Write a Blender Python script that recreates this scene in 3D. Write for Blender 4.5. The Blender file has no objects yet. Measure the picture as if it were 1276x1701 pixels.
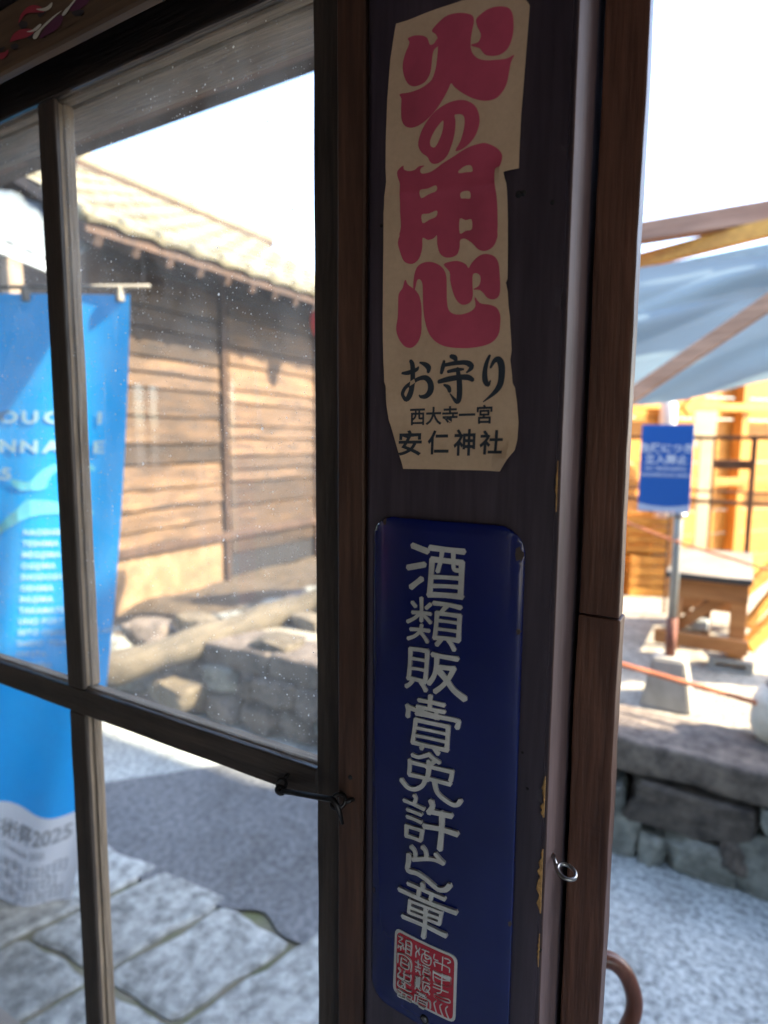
import bpy, bmesh, math, random
from mathutils import Vector, Matrix, noise
random.seed(7)
S = bpy.context.scene
COL = S.collection
R = math.radians

# ------------------------------------------------------------------ camera
FPX, CX, CY = 1030.0, 638.0, 850.5          # focal length and centre of the 1276 x 1701 photograph
CAM = Vector((0.0, -0.42, 1.5))
YAW, PIT, ROLL = R(30.3), R(6.58), R(0.41)
fw = Vector((-math.sin(YAW)*math.cos(PIT), math.cos(YAW)*math.cos(PIT), -math.sin(PIT)))
r0 = Vector((math.cos(YAW), math.sin(YAW), 0)); u0 = r0.cross(fw)
rt = r0*math.cos(ROLL) + u0*math.sin(ROLL); up = u0*math.cos(ROLL) - r0*math.sin(ROLL)
cd = bpy.data.cameras.new('camera'); cam = bpy.data.objects.new('camera', cd); COL.objects.link(cam)
m = Matrix((rt, up, -fw)).transposed().to_4x4(); m.translation = CAM; cam.matrix_world = m
cd.sensor_fit = 'VERTICAL'; cd.sensor_height = 36.0; cd.lens = FPX/1701*36
cd.clip_start = 0.02; cd.clip_end = 2000
cd.dof.use_dof = True; cd.dof.focus_distance = 0.50; cd.dof.aperture_fstop = 3.9; cd.dof.aperture_blades = 0
S.camera = cam
def ray(x, y): return fw + rt*((x-CX)/FPX) - up*((y-CY)/FPX)
def aty(x, y, Y): d = ray(x, y); return CAM + d*((Y-CAM.y)/d.y)
def atx(x, y, X): d = ray(x, y); return CAM + d*((X-CAM.x)/d.x)
def atz(x, y, Z): d = ray(x, y); return CAM + d*((Z-CAM.z)/d.z)

# ------------------------------------------------------------------ sky, sun, exposure
SUN = Vector((0.72, 0.24, 0.65)).normalized()
el = math.asin(SUN.z); az = math.atan2(SUN.x, SUN.y)
W = bpy.data.worlds.new('World'); S.world = W; W.use_nodes = True
nt = W.node_tree; bgn = nt.nodes['Background']
sky = nt.nodes.new('ShaderNodeTexSky'); sky.sky_type = 'NISHITA'; sky.sun_disc = False
sky.sun_elevation = el; sky.sun_rotation = az; sky.air_density = 1.0; sky.dust_density = 1.2; sky.ozone_density = 1.0
nt.links.new(sky.outputs[0], bgn.inputs[0]); bgn.inputs[1].default_value = 0.15
sd = bpy.data.lights.new('sun', 'SUN'); sd.energy = 3.0; sd.angle = R(0.55); sd.color = (1.0, 0.86, 0.64)
so = bpy.data.objects.new('sun', sd); COL.objects.link(so); so.rotation_euler = SUN.to_track_quat('Z', 'Y').to_euler()
so.location = (6, 1, 8)
S.view_settings.view_transform = 'Standard'; S.view_settings.look = 'None'; S.view_settings.gamma = 1
S.view_settings.use_curve_mapping = False; S.view_settings.exposure = 3.1
S.cycles.use_denoising = True; S.cycles.max_bounces = 10; S.cycles.diffuse_bounces = 5; S.cycles.transparent_max_bounces = 16
S.cycles.sample_clamp_indirect = 6.0; S.cycles.caustics_reflective = False; S.cycles.caustics_refractive = False

# ------------------------------------------------------------------ materials
MATS = {}
def nodes(name):
    M = bpy.data.materials.new(name); M.use_nodes = True; MATS[name] = M
    t = M.node_tree; return M, t, t.nodes['Principled BSDF']
def N(t, kind, **kw):
    n = t.nodes.new(kind)
    for k, v in kw.items():
        if hasattr(n, k): setattr(n, k, v)
        else: n.inputs[k].default_value = v
    return n
def ramp(t, fac, stops):
    r = t.nodes.new('ShaderNodeValToRGB'); e = r.color_ramp.elements
    while len(e) < len(stops): e.new(0.5)
    for i, (p, c) in enumerate(stops):
        e[i].position = p; e[i].color = (*c, 1) if len(c) == 3 else c
    t.links.new(fac, r.inputs[0]); return r
def mix(t, fac, a, b, blend='MIX'):
    n = t.nodes.new('ShaderNodeMix'); n.data_type = 'RGBA'; n.blend_type = blend
    for s, v in ((0, fac), (6, a), (7, b)):
        if hasattr(v, 'is_linked') or hasattr(v, 'links'): t.links.new(v, n.inputs[s])
        elif s == 0: n.inputs[0].default_value = v
        else: n.inputs[s].default_value = (*v, 1)
    return n.outputs[2]
def wood(name, dark, light, axis='Z', sc=1.0, rough=0.55, bump=0.25, worn=None, wornth=0.66, vary=0.25, spec=0.35):
    """old timber: long grain along axis, fine pores, per-piece tone, optional worn patches of bare wood"""
    M, t, b = nodes(name)
    tc = N(t, 'ShaderNodeTexCoord'); oi = N(t, 'ShaderNodeObjectInfo')
    mp = N(t, 'ShaderNodeMapping'); st = {'X': (3, 45, 45), 'Y': (45, 3, 45), 'Z': (45, 45, 3)}[axis]
    mp.inputs['Scale'].default_value = [s*sc for s in st]
    ad = N(t, 'ShaderNodeVectorMath', operation='ADD')
    sc_ = N(t, 'ShaderNodeVectorMath', operation='SCALE'); sc_.inputs[0].default_value = (7.3, 3.1, 5.7)
    t.links.new(oi.outputs['Random'], sc_.inputs['Scale'])
    t.links.new(tc.outputs['Object'], ad.inputs[0]); t.links.new(sc_.outputs[0], ad.inputs[1])
    t.links.new(ad.outputs[0], mp.inputs[0])
    n1 = N(t, 'ShaderNodeTexNoise', Scale=1.0, Detail=5.0, Roughness=0.6, Distortion=0.6); t.links.new(mp.outputs[0], n1.inputs['Vector'])
    mp2 = N(t, 'ShaderNodeMapping'); mp2.inputs['Scale'].default_value = [s*sc*5 for s in st]; t.links.new(ad.outputs[0], mp2.inputs[0])
    n2 = N(t, 'ShaderNodeTexNoise', Scale=1.0, Detail=3.0); t.links.new(mp2.outputs[0], n2.inputs['Vector'])
    n3 = N(t, 'ShaderNodeTexNoise', Scale=6.0*sc, Detail=4.0); t.links.new(ad.outputs[0], n3.inputs['Vector'])
    r = ramp(t, n1.outputs[0], [(0.3, dark), (0.7, light)])
    c = mix(t, 0.35, r.outputs[0], ramp(t, n2.outputs[0], [(0.35, (0.45,)*3), (0.65, (1.25,)*3)]).outputs[0], 'MULTIPLY')
    c = mix(t, 0.5, c, ramp(t, n3.outputs[0], [(0.3, (0.6,)*3), (0.7, (1.3,)*3)]).outputs[0], 'MULTIPLY')
    vr = N(t, 'ShaderNodeMapRange'); vr.inputs[3].default_value = 1-vary; vr.inputs[4].default_value = 1+vary
    t.links.new(oi.outputs['Random'], vr.inputs[0])
    hs = N(t, 'ShaderNodeHueSaturation'); t.links.new(vr.outputs[0], hs.inputs['Value']); t.links.new(c, hs.inputs['Color']); c = hs.outputs[0]
    if worn:
        mp3 = N(t, 'ShaderNodeMapping'); mp3.inputs['Scale'].default_value = {'X': (6, 30, 30), 'Y': (30, 6, 30), 'Z': (30, 30, 6)}[axis]
        t.links.new(ad.outputs[0], mp3.inputs[0])
        n4 = N(t, 'ShaderNodeTexNoise', Scale=1.0, Detail=6.0, Roughness=0.7); t.links.new(mp3.outputs[0], n4.inputs['Vector'])
        k = ramp(t, n4.outputs[0], [(wornth, (0, 0, 0)), (wornth+0.02, (1, 1, 1))])
        c = mix(t, k.outputs[0], c, worn)
    t.links.new(c, b.inputs['Base Color'])
    rr = N(t, 'ShaderNodeMapRange'); rr.inputs[3].default_value = rough-0.12; rr.inputs[4].default_value = rough+0.2
    t.links.new(n1.outputs[0], rr.inputs[0]); t.links.new(rr.outputs[0], b.inputs['Roughness'])
    b.inputs['Specular IOR Level'].default_value = spec
    bp = N(t, 'ShaderNodeBump', Strength=bump, Distance=0.004)
    av = N(t, 'ShaderNodeMath', operation='ADD'); t.links.new(n1.outputs[0], av.inputs[0]); t.links.new(n2.outputs[0], av.inputs[1])
    t.links.new(av.outputs[0], bp.inputs['Height']); t.links.new(bp.outputs[0], b.inputs['Normal'])
    return M
def plain(name, col, rough=0.5, metal=0.0, noise_sc=0, amt=0.2, bump=0.0, spec=0.5, col2=None, detail=6.0, vary=0.0, th=(0.35, 0.65)):
    M, t, b = nodes(name)
    b.inputs['Roughness'].default_value = rough; b.inputs['Metallic'].default_value = metal; b.inputs['Specular IOR Level'].default_value = spec
    b.inputs['Base Color'].default_value = (*col, 1)
    if noise_sc:
        tc = N(t, 'ShaderNodeTexCoord'); n = N(t, 'ShaderNodeTexNoise', Scale=noise_sc, Detail=detail, Roughness=0.65)
        t.links.new(tc.outputs['Object'], n.inputs['Vector'])
        c2 = col2 or tuple(c*(1+amt) for c in col); c1 = col if col2 else tuple(c*(1-amt) for c in col)
        r = ramp(t, n.outputs[0], [(th[0], c1), (th[1], c2)]); out = r.outputs[0]
        nm = N(t, 'ShaderNodeTexNoise', Scale=max(1.2, noise_sc*0.07), Detail=4.0, Roughness=0.7, Distortion=0.8); t.links.new(tc.outputs['Object'], nm.inputs['Vector'])
        out = mix(t, 0.75, out, ramp(t, nm.outputs[0], [(0.32, (0.62, 0.61, 0.59)), (0.5, (1.0, 1.0, 1.0)), (0.68, (1.28, 1.27, 1.25))]).outputs[0], 'MULTIPLY')
        if vary:
            oi = N(t, 'ShaderNodeObjectInfo'); vr = N(t, 'ShaderNodeMapRange'); vr.inputs[3].default_value = 1-vary; vr.inputs[4].default_value = 1+vary
            t.links.new(oi.outputs['Random'], vr.inputs[0]); hs = N(t, 'ShaderNodeHueSaturation')
            t.links.new(vr.outputs[0], hs.inputs['Value']); t.links.new(out, hs.inputs['Color']); out = hs.outputs[0]
        t.links.new(out, b.inputs['Base Color'])
        if bump:
            bp = N(t, 'ShaderNodeBump', Strength=bump, Distance=0.01); t.links.new(n.outputs[0], bp.inputs['Height']); t.links.new(bp.outputs[0], b.inputs['Normal'])
    return M

wood('post_wood', (0.030, 0.022, 0.033), (0.054, 0.039, 0.054), 'Z', 1.2, 0.40, 0.08, vary=0.05, spec=0.5, worn=(0.085, 0.065, 0.070), wornth=0.70)
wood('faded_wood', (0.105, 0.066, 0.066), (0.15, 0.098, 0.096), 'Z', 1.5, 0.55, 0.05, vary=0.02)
wood('jamb_wood', (0.055, 0.025, 0.018), (0.125, 0.055, 0.036), 'Z', 1.5, 0.42, 0.2, vary=0.15)
wood('trim_wood', (0.040, 0.020, 0.015), (0.110, 0.052, 0.034), 'Z', 1.5, 0.5, 0.15, vary=0.15)
wood('sash_wood', (0.030, 0.024, 0.022), (0.075, 0.056, 0.046), 'Z', 1.8, 0.5, 0.25, vary=0.08)
wood('sash_wood_x', (0.030, 0.024, 0.022), (0.075, 0.056, 0.046), 'X', 1.8, 0.32, 0.25, vary=0.08)
wood('grey_wood', (0.17, 0.125, 0.085), (0.38, 0.29, 0.205), 'Z', 1.8, 0.75, 0.3, vary=0.08)  # paler tan; on the outer sash it paints in the daylight
wood('grey_wood_x', (0.16, 0.12, 0.085), (0.36, 0.275, 0.20), 'X', 1.8, 0.75, 0.3, vary=0.08)
wood('beam_wood', (0.025, 0.020, 0.022), (0.06, 0.045, 0.045), 'X', 1.2, 0.5, 0.2)
wood('board_wood', (0.09, 0.055, 0.035), (0.18, 0.11, 0.065), 'X', 0.8, 0.6, 0.1)
wood('purlin_wood', (0.10, 0.065, 0.05), (0.20, 0.13, 0.10), 'X', 0.7, 0.7, 0.2)
wood('eave_wood', (0.035, 0.028, 0.026), (0.08, 0.06, 0.05), 'X', 0.7, 0.8, 0.2)
wood('siding_wood', (0.016, 0.010, 0.007), (0.155, 0.092, 0.048), 'Y', 0.8, 0.75, 0.9, vary=0.65, worn=(0.035, 0.026, 0.02), wornth=0.60)
wood('siding_dark', (0.03, 0.018, 0.013), (0.085, 0.05, 0.033), 'Z', 0.5, 0.8, 0.4)
wood('ochre_wood', (0.38, 0.15, 0.025), (0.60, 0.29, 0.055), 'X', 0.5, 0.6, 0.1, vary=0.15)
wood('ochre_wood_z', (0.38, 0.15, 0.025), (0.60, 0.29, 0.055), 'Z', 0.5, 0.6, 0.1, vary=0.15)
wood('bench_wood', (0.26, 0.10, 0.030), (0.42, 0.19, 0.065), 'X', 0.5, 0.6, 0.1, vary=0.12)
wood('rack_wood', (0.09, 0.04, 0.02), (0.17, 0.08, 0.04), 'Z', 0.5, 0.6, 0.1, vary=0.1)
wood('canopy_wood', (0.24, 0.115, 0.07), (0.38, 0.21, 0.135), 'X', 0.5, 0.65, 0.15, vary=0.1)
wood('brace_wood', (0.36, 0.19, 0.11), (0.50, 0.29, 0.18), 'X', 0.5, 0.65, 0.15, vary=0.1)
wood('log_wood', (0.055, 0.046, 0.034), (0.15, 0.125, 0.088), 'Y', 0.5, 0.85, 0.5)
wood('floor_wood', (0.10, 0.07, 0.05), (0.22, 0.16, 0.11), 'X', 0.4, 0.6, 0.1)
wood('cane_wood', (0.085, 0.03, 0.018), (0.15, 0.055, 0.035), 'Z', 1.0, 0.3, 0.05)
plain('chip_ochre', (0.36, 0.20, 0.07), 0.8, noise_sc=160, amt=0.35, bump=0.5)
plain('plaster', (0.27, 0.235, 0.20), 0.9, noise_sc=3, amt=0.08)
plain('pale_floor', (0.40, 0.39, 0.37), 0.8, noise_sc=2, amt=0.1)
plain('house_plaster', (0.55, 0.53, 0.50), 0.9, noise_sc=2, amt=0.1)
plain('iron', (0.022, 0.020, 0.022), 0.45, 0.6, noise_sc=60, amt=0.4)
plain('steel', (0.30, 0.29, 0.28), 0.28, 1.0, noise_sc=60, amt=0.3)
plain('galv', (0.30, 0.33, 0.34), 0.5, 0.4, noise_sc=8, amt=0.15)
plain('rod_grey', (0.20, 0.19, 0.17), 0.6, noise_sc=20, amt=0.2)
plain('zinc_roof', (0.11, 0.135, 0.15), 0.6, 0.2, noise_sc=5, amt=0.2)
plain('rust', (0.16, 0.06, 0.04), 0.8, noise_sc=30, amt=0.3)
plain('rust_dark', (0.035, 0.020, 0.016), 0.8, noise_sc=300, amt=0.5)
plain('concrete', (0.30, 0.285, 0.25), 0.9, noise_sc=14, amt=0.12, bump=0.2)
plain('granite', (0.29, 0.305, 0.29), 0.85, noise_sc=26, amt=0.5, bump=0.6, vary=0.2, detail=8)
plain('asphalt', (0.07, 0.077, 0.085), 0.9, noise_sc=40, col2=(0.18, 0.188, 0.195), bump=0.6, detail=9)
plain('street_grit', (0.15, 0.17, 0.165), 0.92, noise_sc=48, col2=(0.52, 0.55, 0.53), bump=0.45, detail=10)
plain('joint_sand', (0.20, 0.18, 0.14), 0.95, noise_sc=9, col2=(0.10, 0.115, 0.05), bump=0.4)
plain('gravel', (0.27, 0.245, 0.195), 0.95, noise_sc=38, amt=0.45, bump=0.6, detail=9)
plain('far_ground', (0.30, 0.28, 0.24), 0.95, noise_sc=4, amt=0.25)
plain('soil', (0.062, 0.044, 0.026), 0.95, noise_sc=12, amt=0.45, bump=0.6, detail=9)
plain('stone_grey', (0.10, 0.102, 0.088), 0.8, noise_sc=16, col2=(0.26, 0.26, 0.225), bump=0.8, vary=0.3)
plain('stone_brown', (0.05, 0.04, 0.034), 0.85, noise_sc=18, col2=(0.16, 0.13, 0.105), bump=0.9, vary=0.25)
plain('stone_pale', (0.065, 0.052, 0.036), 0.85, noise_sc=14, col2=(0.155, 0.128, 0.088), bump=0.5, vary=0.2)
plain('white_paint', (0.78, 0.78, 0.76), 0.5, noise_sc=5, amt=0.04)
plain('white_board', (0.70, 0.69, 0.65), 0.6, noise_sc=5, amt=0.06)
plain('grey_board', (0.20, 0.18, 0.145), 0.6, noise_sc=6, amt=0.2)
plain('sack_cloth', (0.62, 0.56, 0.46), 0.9, noise_sc=30, amt=0.1, bump=0.3)
plain('rope_orange', (0.62, 0.19, 0.075), 0.8)
plain('lantern_red', (0.62, 0.04, 0.03), 0.6)
plain('black_edge', (0.02, 0.02, 0.02), 0.6)
plain('shadow_gap', (0.012, 0.011, 0.012), 0.9)
plain('ink_dark', (0.018, 0.026, 0.040), 0.6)
plain('ink_red', (0.44, 0.062, 0.118), 0.6, noise_sc=40, amt=0.08)
plain('enamel_white', (0.50, 0.49, 0.48), 0.22, noise_sc=60, amt=0.12)
plain('enamel_red', (0.36, 0.015, 0.03), 0.2)
plain('flower_red', (0.30, 0.03, 0.05), 0.6)
plain('flower_white', (0.55, 0.52, 0.45), 0.6)
plain('flower_dark', (0.03, 0.025, 0.03), 0.6)
plain('flower_purple', (0.10, 0.025, 0.06), 0.6)
plain('print_white', (0.34, 0.60, 0.82), 0.7)
plain('sign_white', (0.74, 0.76, 0.80), 0.6)
plain('print_cyan', (0.12, 0.55, 0.80), 0.7)
plain('print_grey', (0.40, 0.43, 0.47), 0.7)
plain('sign_blue', (0.015, 0.11, 0.40), 0.45)
plain('sign_pale', (0.45, 0.52, 0.66), 0.5)
plain('tile_roof', (0.17, 0.15, 0.095), 0.7, noise_sc=6, amt=0.3, vary=0.3)

# paper: warm, stained, slightly glossy
M, t, b = nodes('paper')
tc = N(t, 'ShaderNodeTexCoord'); n = N(t, 'ShaderNodeTexNoise', Scale=14.0, Detail=6.0, Roughness=0.7); t.links.new(tc.outputs['Object'], n.inputs['Vector'])
n2 = N(t, 'ShaderNodeTexNoise', Scale=300.0, Detail=2.0); t.links.new(tc.outputs['Object'], n2.inputs['Vector'])
c = mix(t, 0.25, ramp(t, n.outputs[0], [(0.3, (0.48, 0.335, 0.225)), (0.7, (0.58, 0.42, 0.295))]).outputs[0], ramp(t, n2.outputs[0], [(0.3, (0.8,)*3), (0.7, (1.1,)*3)]).outputs[0], 'MULTIPLY')
t.links.new(c, b.inputs['Base Color']); b.inputs['Roughness'].default_value = 0.6
# deep blue enamel: glossy, with faint smears
M, t, b = nodes('enamel_blue')
tc = N(t, 'ShaderNodeTexCoord'); n = N(t, 'ShaderNodeTexNoise', Scale=9.0, Detail=5.0); t.links.new(tc.outputs['Object'], n.inputs['Vector'])
t.links.new(ramp(t, n.outputs[0], [(0.3, (0.001, 0.004, 0.060)), (0.7, (0.003, 0.009, 0.098))]).outputs[0], b.inputs['Base Color'])
t.links.new(ramp(t, n.outputs[0], [(0.3, (0.10,)*3), (0.75, (0.24,)*3)]).outputs[0], b.inputs['Roughness'])
b.inputs['Coat Weight'].default_value = 0.25; b.inputs['Coat Roughness'].default_value = 0.08
# banner cloth: blue body, white foot below the wavy line is separate cloth; a little light passes through
def cloth(name, col, trans=0.35):
    M, t, b = nodes(name); out = t.nodes['Material Output']
    b.inputs['Base Color'].default_value = (*col, 1); b.inputs['Roughness'].default_value = 0.75; b.inputs['Specular IOR Level'].default_value = 0.2
    tr = N(t, 'ShaderNodeBsdfTranslucent'); tr.inputs[0].default_value = (*col, 1)
    mx = N(t, 'ShaderNodeMixShader'); mx.inputs[0].default_value = trans
    t.links.new(b.outputs[0], mx.inputs[1]); t.links.new(tr.outputs[0], mx.inputs[2]); t.links.new(mx.outputs[0], out.inputs[0])
    return M
cloth('banner_blue', (0.010, 0.36, 0.85)); cloth('curtain_red', (0.55, 0.03, 0.10), 0.6); cloth('banner_white', (0.72, 0.73, 0.76)); cloth('tarp', (0.19, 0.27, 0.32), 0.45)
# window glass: clear sheet with reflection, plus dust specks, film and fine scratches that catch the light
def glass(name, dust):
    M, t, b = nodes(name); out = t.nodes['Material Output']; t.nodes.remove(b)
    tc = N(t, 'ShaderNodeTexCoord')
    tr = N(t, 'ShaderNodeBsdfTransparent'); tr.inputs[0].default_value = (0.97, 0.985, 0.98, 1)
    gl = N(t, 'ShaderNodeBsdfGlossy'); gl.inputs['Roughness'].default_value = 0.0
    fr = N(t, 'ShaderNodeFresnel', IOR=1.45)
    m1 = N(t, 'ShaderNodeMixShader'); t.links.new(fr.outputs[0], m1.inputs[0]); t.links.new(tr.outputs[0], m1.inputs[1]); t.links.new(gl.outputs[0], m1.inputs[2])
    di = N(t, 'ShaderNodeBsdfDiffuse'); di.inputs[0].default_value = (0.75, 0.74, 0.70, 1)
    tl = N(t, 'ShaderNodeBsdfTranslucent'); tl.inputs[0].default_value = (0.85, 0.84, 0.80, 1)
    dm = N(t, 'ShaderNodeMixShader'); dm.inputs[0].default_value = 0.6; t.links.new(di.outputs[0], dm.inputs[1]); t.links.new(tl.outputs[0], dm.inputs[2])
    fac = None
    def add(x):
        nonlocal fac
        if fac is None: fac = x
        else:
            a = N(t, 'ShaderNodeMath', operation='MAXIMUM'); t.links.new(fac, a.inputs[0]); t.links.new(x, a.inputs[1]); fac = a.outputs[0]
    for scl, rad, op in ((75, 0.075, 0.9), (170, 0.12, 0.65), (330, 0.18, 0.4)):
        v = N(t, 'ShaderNodeTexVoronoi', Scale=scl, voronoi_dimensions='3D'); t.links.new(tc.outputs['Object'], v.inputs['Vector'])
        sp = N(t, 'ShaderNodeSeparateColor'); t.links.new(v.outputs['Color'], sp.inputs[0])
        pw = N(t, 'ShaderNodeMath', operation='POWER'); t.links.new(sp.outputs[0], pw.inputs[0]); pw.inputs[1].default_value = 2.2
        rm = N(t, 'ShaderNodeMath', operation='MULTIPLY'); t.links.new(pw.outputs[0], rm.inputs[0]); rm.inputs[1].default_value = rad*(0.6+0.8*dust)
        lt = N(t, 'ShaderNodeMath', operation='LESS_THAN'); t.links.new(v.outputs['Distance'], lt.inputs[0]); t.links.new(rm.outputs[0], lt.inputs[1])
        k = N(t, 'ShaderNodeMath', operation='MULTIPLY'); t.links.new(lt.outputs[0], k.inputs[0]); k.inputs[1].default_value = op*min(1, dust*1.2); add(k.outputs[0])
    n = N(t, 'ShaderNodeTexNoise', Scale=7.0, Detail=7.0, Roughness=0.75); t.links.new(tc.outputs['Object'], n.inputs['Vector'])
    film = ramp(t, n.outputs[0], [(0.38, (0.03*dust,)*3), (0.72, (0.20*dust,)*3)]); add(film.outputs[0])
    mp = N(t, 'ShaderNodeMapping'); mp.inputs['Scale'].default_value = (40, 40, 5); mp.inputs['Rotation'].default_value = (0, 0.12, 0); t.links.new(tc.outputs['Object'], mp.inputs[0])
    ns = N(t, 'ShaderNodeTexNoise', Scale=1.0, Detail=5.0, Roughness=0.7, Distortion=1.5); t.links.new(mp.outputs[0], ns.inputs['Vector'])
    add(ramp(t, ns.outputs[0], [(0.5, (0, 0, 0)), (0.85, (0.30*dust,)*3)]).outputs[0])
    m2 = N(t, 'ShaderNodeMixShader'); t.links.new(fac, m2.inputs[0]); t.links.new(m1.outputs[0], m2.inputs[1]); t.links.new(dm.outputs[0], m2.inputs[2])
    t.links.new(m2.outputs[0], out.inputs[0]); return M
glass('dusty_glass', 1.0); glass('clear_glass', 0.12)
# orange rope with a twist
M = MATS['rope_orange']; t = M.node_tree; b = t.nodes['Principled BSDF']
tc = N(t, 'ShaderNodeTexCoord'); mp = N(t, 'ShaderNodeMapping'); mp.inputs['Rotation'].default_value = (0, 0.6, 0); t.links.new(tc.outputs['Object'], mp.inputs[0])
wv = N(t, 'ShaderNodeTexWave', Scale=28.0); t.links.new(mp.outputs[0], wv.inputs['Vector'])
t.links.new(ramp(t, wv.outputs[0], [(0.2, (0.36, 0.10, 0.04)), (0.7, (0.70, 0.25, 0.11))]).outputs[0], b.inputs['Base Color'])

# ------------------------------------------------------------------ builders
ORG = {}
def tag(o, label, cat, group=None, kind=None):
    o['label'] = label; o['category'] = cat
    if group: o['group'] = group
    if kind: o['kind'] = kind
    return o
def root(name, loc, label, cat, group=None):
    o = bpy.data.objects.new(name, None); o.empty_display_size = 0.05; COL.objects.link(o); o.location = loc; ORG[o.name] = Vector(loc)
    return tag(o, label, cat, group)
def mk(name, verts, faces, mat, parent=None, smooth=False):
    verts = [Vector(v) for v in verts]
    if parent is not None: org = ORG[parent.name]
    else:
        n = len(verts); org = Vector((sum(v.x for v in verts)/n, sum(v.y for v in verts)/n, min(v.z for v in verts)))
    me = bpy.data.meshes.new(name); me.from_pydata([v-org for v in verts], [], faces); me.materials.append(MATS[mat])
    if smooth: me.polygons.foreach_set('use_smooth', [True]*len(me.polygons))
    me.update()
    o = bpy.data.objects.new(name, me); COL.objects.link(o)
    if parent is not None: o.parent = parent
    else: o.location = org
    ORG[o.name] = org
    return o
def frombm(name, bm, mat, parent=None, smooth=False):
    bmesh.ops.recalc_face_normals(bm, faces=bm.faces)
    bm.verts.index_update()
    vs = [v.co.copy() for v in bm.verts]; fs = [[v.index for v in f.verts] for f in bm.faces]; bm.free()
    return mk(name, vs, fs, mat, parent, smooth)
def struct(o): o['kind'] = 'structure'; return o
def bmbox(bm, x0, x1, y0, y1, z0, z1, bev=0.0, seg=1, mat4=None):
    r = bmesh.ops.create_cube(bm, size=1.0); vs = r['verts']
    for v in vs: v.co = Vector((x0+(v.co.x+.5)*(x1-x0), y0+(v.co.y+.5)*(y1-y0), z0+(v.co.z+.5)*(z1-z0)))
    if bev:
        es = list({e for v in vs for e in v.link_edges})
        rb = bmesh.ops.bevel(bm, geom=es, offset=bev, segments=seg, affect='EDGES', profile=0.6); vs = rb['verts']
    if mat4 is not None: bmesh.ops.transform(bm, matrix=mat4, verts=vs)
    return vs
def box(name, x0, x1, y0, y1, z0, z1, mat, parent=None, bev=0.0, seg=1, mat4=None, wob=0.0, cuts=0, axis=2):
    bm = bmesh.new(); bmbox(bm, x0, x1, y0, y1, z0, z1, bev, seg)
    if cuts:
        lo, hi = ((x0, x1), (y0, y1), (z0, z1))[axis]
        no = [0, 0, 0]; no[axis] = 1
        for i in range(1, cuts):
            co = [0, 0, 0]; co[axis] = lo+(hi-lo)*i/cuts
            bmesh.ops.bisect_plane(bm, geom=bm.verts[:]+bm.edges[:]+bm.faces[:], plane_co=co, plane_no=no)
    if wob:
        for v in bm.verts:
            q = v.co*9.0; d = noise.noise_vector(q)*wob+noise.noise_vector(v.co*38)*wob*0.45; d[axis] = 0; v.co += d
    if mat4 is not None: bmesh.ops.transform(bm, matrix=mat4, verts=bm.verts[:])
    return frombm(name, bm, mat, parent)
def bar(name, a, b, w, h, mat, parent=None, bev=0.004, roll=0.0):
    """rectangular timber from a to b"""
    a, b = Vector(a), Vector(b); d = b-a; L = d.length; q = d.to_track_quat('X', 'Z')
    M4 = Matrix.Translation(a) @ q.to_matrix().to_4x4() @ Matrix.Rotation(roll, 4, 'X')
    return box(name, 0, L, -w/2, w/2, -h/2, h/2, mat, parent, bev, mat4=M4)
def tube(name, pts, rad, mat, parent=None, n=10, cap=True, closed=False):
    pts = [Vector(p) for p in pts]; K = len(pts); rs = rad if isinstance(rad, (list, tuple)) else [rad]*K
    vs, fs = [], []; prev = None
    for i, p in enumerate(pts):
        tdir = ((pts[(i+1) % K] if closed else pts[min(i+1, K-1)])-(pts[i-1] if closed else pts[max(i-1, 0)])).normalized()
        if prev is None: prev = tdir.orthogonal().normalized()
        u = (prev-tdir*prev.dot(tdir)).normalized(); prev = u; w = tdir.cross(u)
        for k in range(n):
            a = 2*math.pi*k/n; vs.append(p+(u*math.cos(a)+w*math.sin(a))*rs[i])
    for i in range(K if closed else K-1):
        j = (i+1) % K
        for k in range(n): fs.append([i*n+k, i*n+(k+1) % n, j*n+(k+1) % n, j*n+k])
    if cap and not closed: fs.append(list(range(n))[::-1]); fs.append([(K-1)*n+k for k in range(n)])
    return mk(name, vs, fs, mat, parent, True)
def catmull(pts, n=4, closed=True):
    out = []; K = len(pts)
    for i in range(K if closed else K-1):
        g = lambda j: Vector(pts[j % K]) if closed else Vector(pts[max(0, min(K-1, j))])
        p0, p1, p2, p3 = g(i-1), g(i), g(i+1), g(i+2)
        for k in range(n):
            s = k/n; out.append(0.5*((2*p1)+(p2-p0)*s+(2*p0-5*p1+4*p2-p3)*s*s+(3*p1-p0-3*p2+p3)*s**3))
    if not closed: out.append(Vector(pts[-1]))
    return out
def fill2d(loops):
    """flat mesh (verts 2D, faces) from closed loops, holes by even-odd"""
    cu = bpy.data.curves.new('c', 'CURVE'); cu.dimensions = '2D'; cu.fill_mode = 'BOTH'
    for lp in loops:
        s = cu.splines.new('POLY'); s.points.add(len(lp)-1)
        for p, q in zip(s.points, lp): p.co = (q[0], q[1], 0, 1)
        s.use_cyclic_u = True
    o = bpy.data.objects.new('c', cu); COL.objects.link(o)
    me = bpy.data.meshes.new_from_object(o.evaluated_get(bpy.context.evaluated_depsgraph_get()))
    vs = [v.co.copy() for v in me.vertices]; fs = [list(p.vertices) for p in me.polygons]
    bpy.data.objects.remove(o); bpy.data.curves.remove(cu); bpy.data.meshes.remove(me)
    return vs, fs
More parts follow.
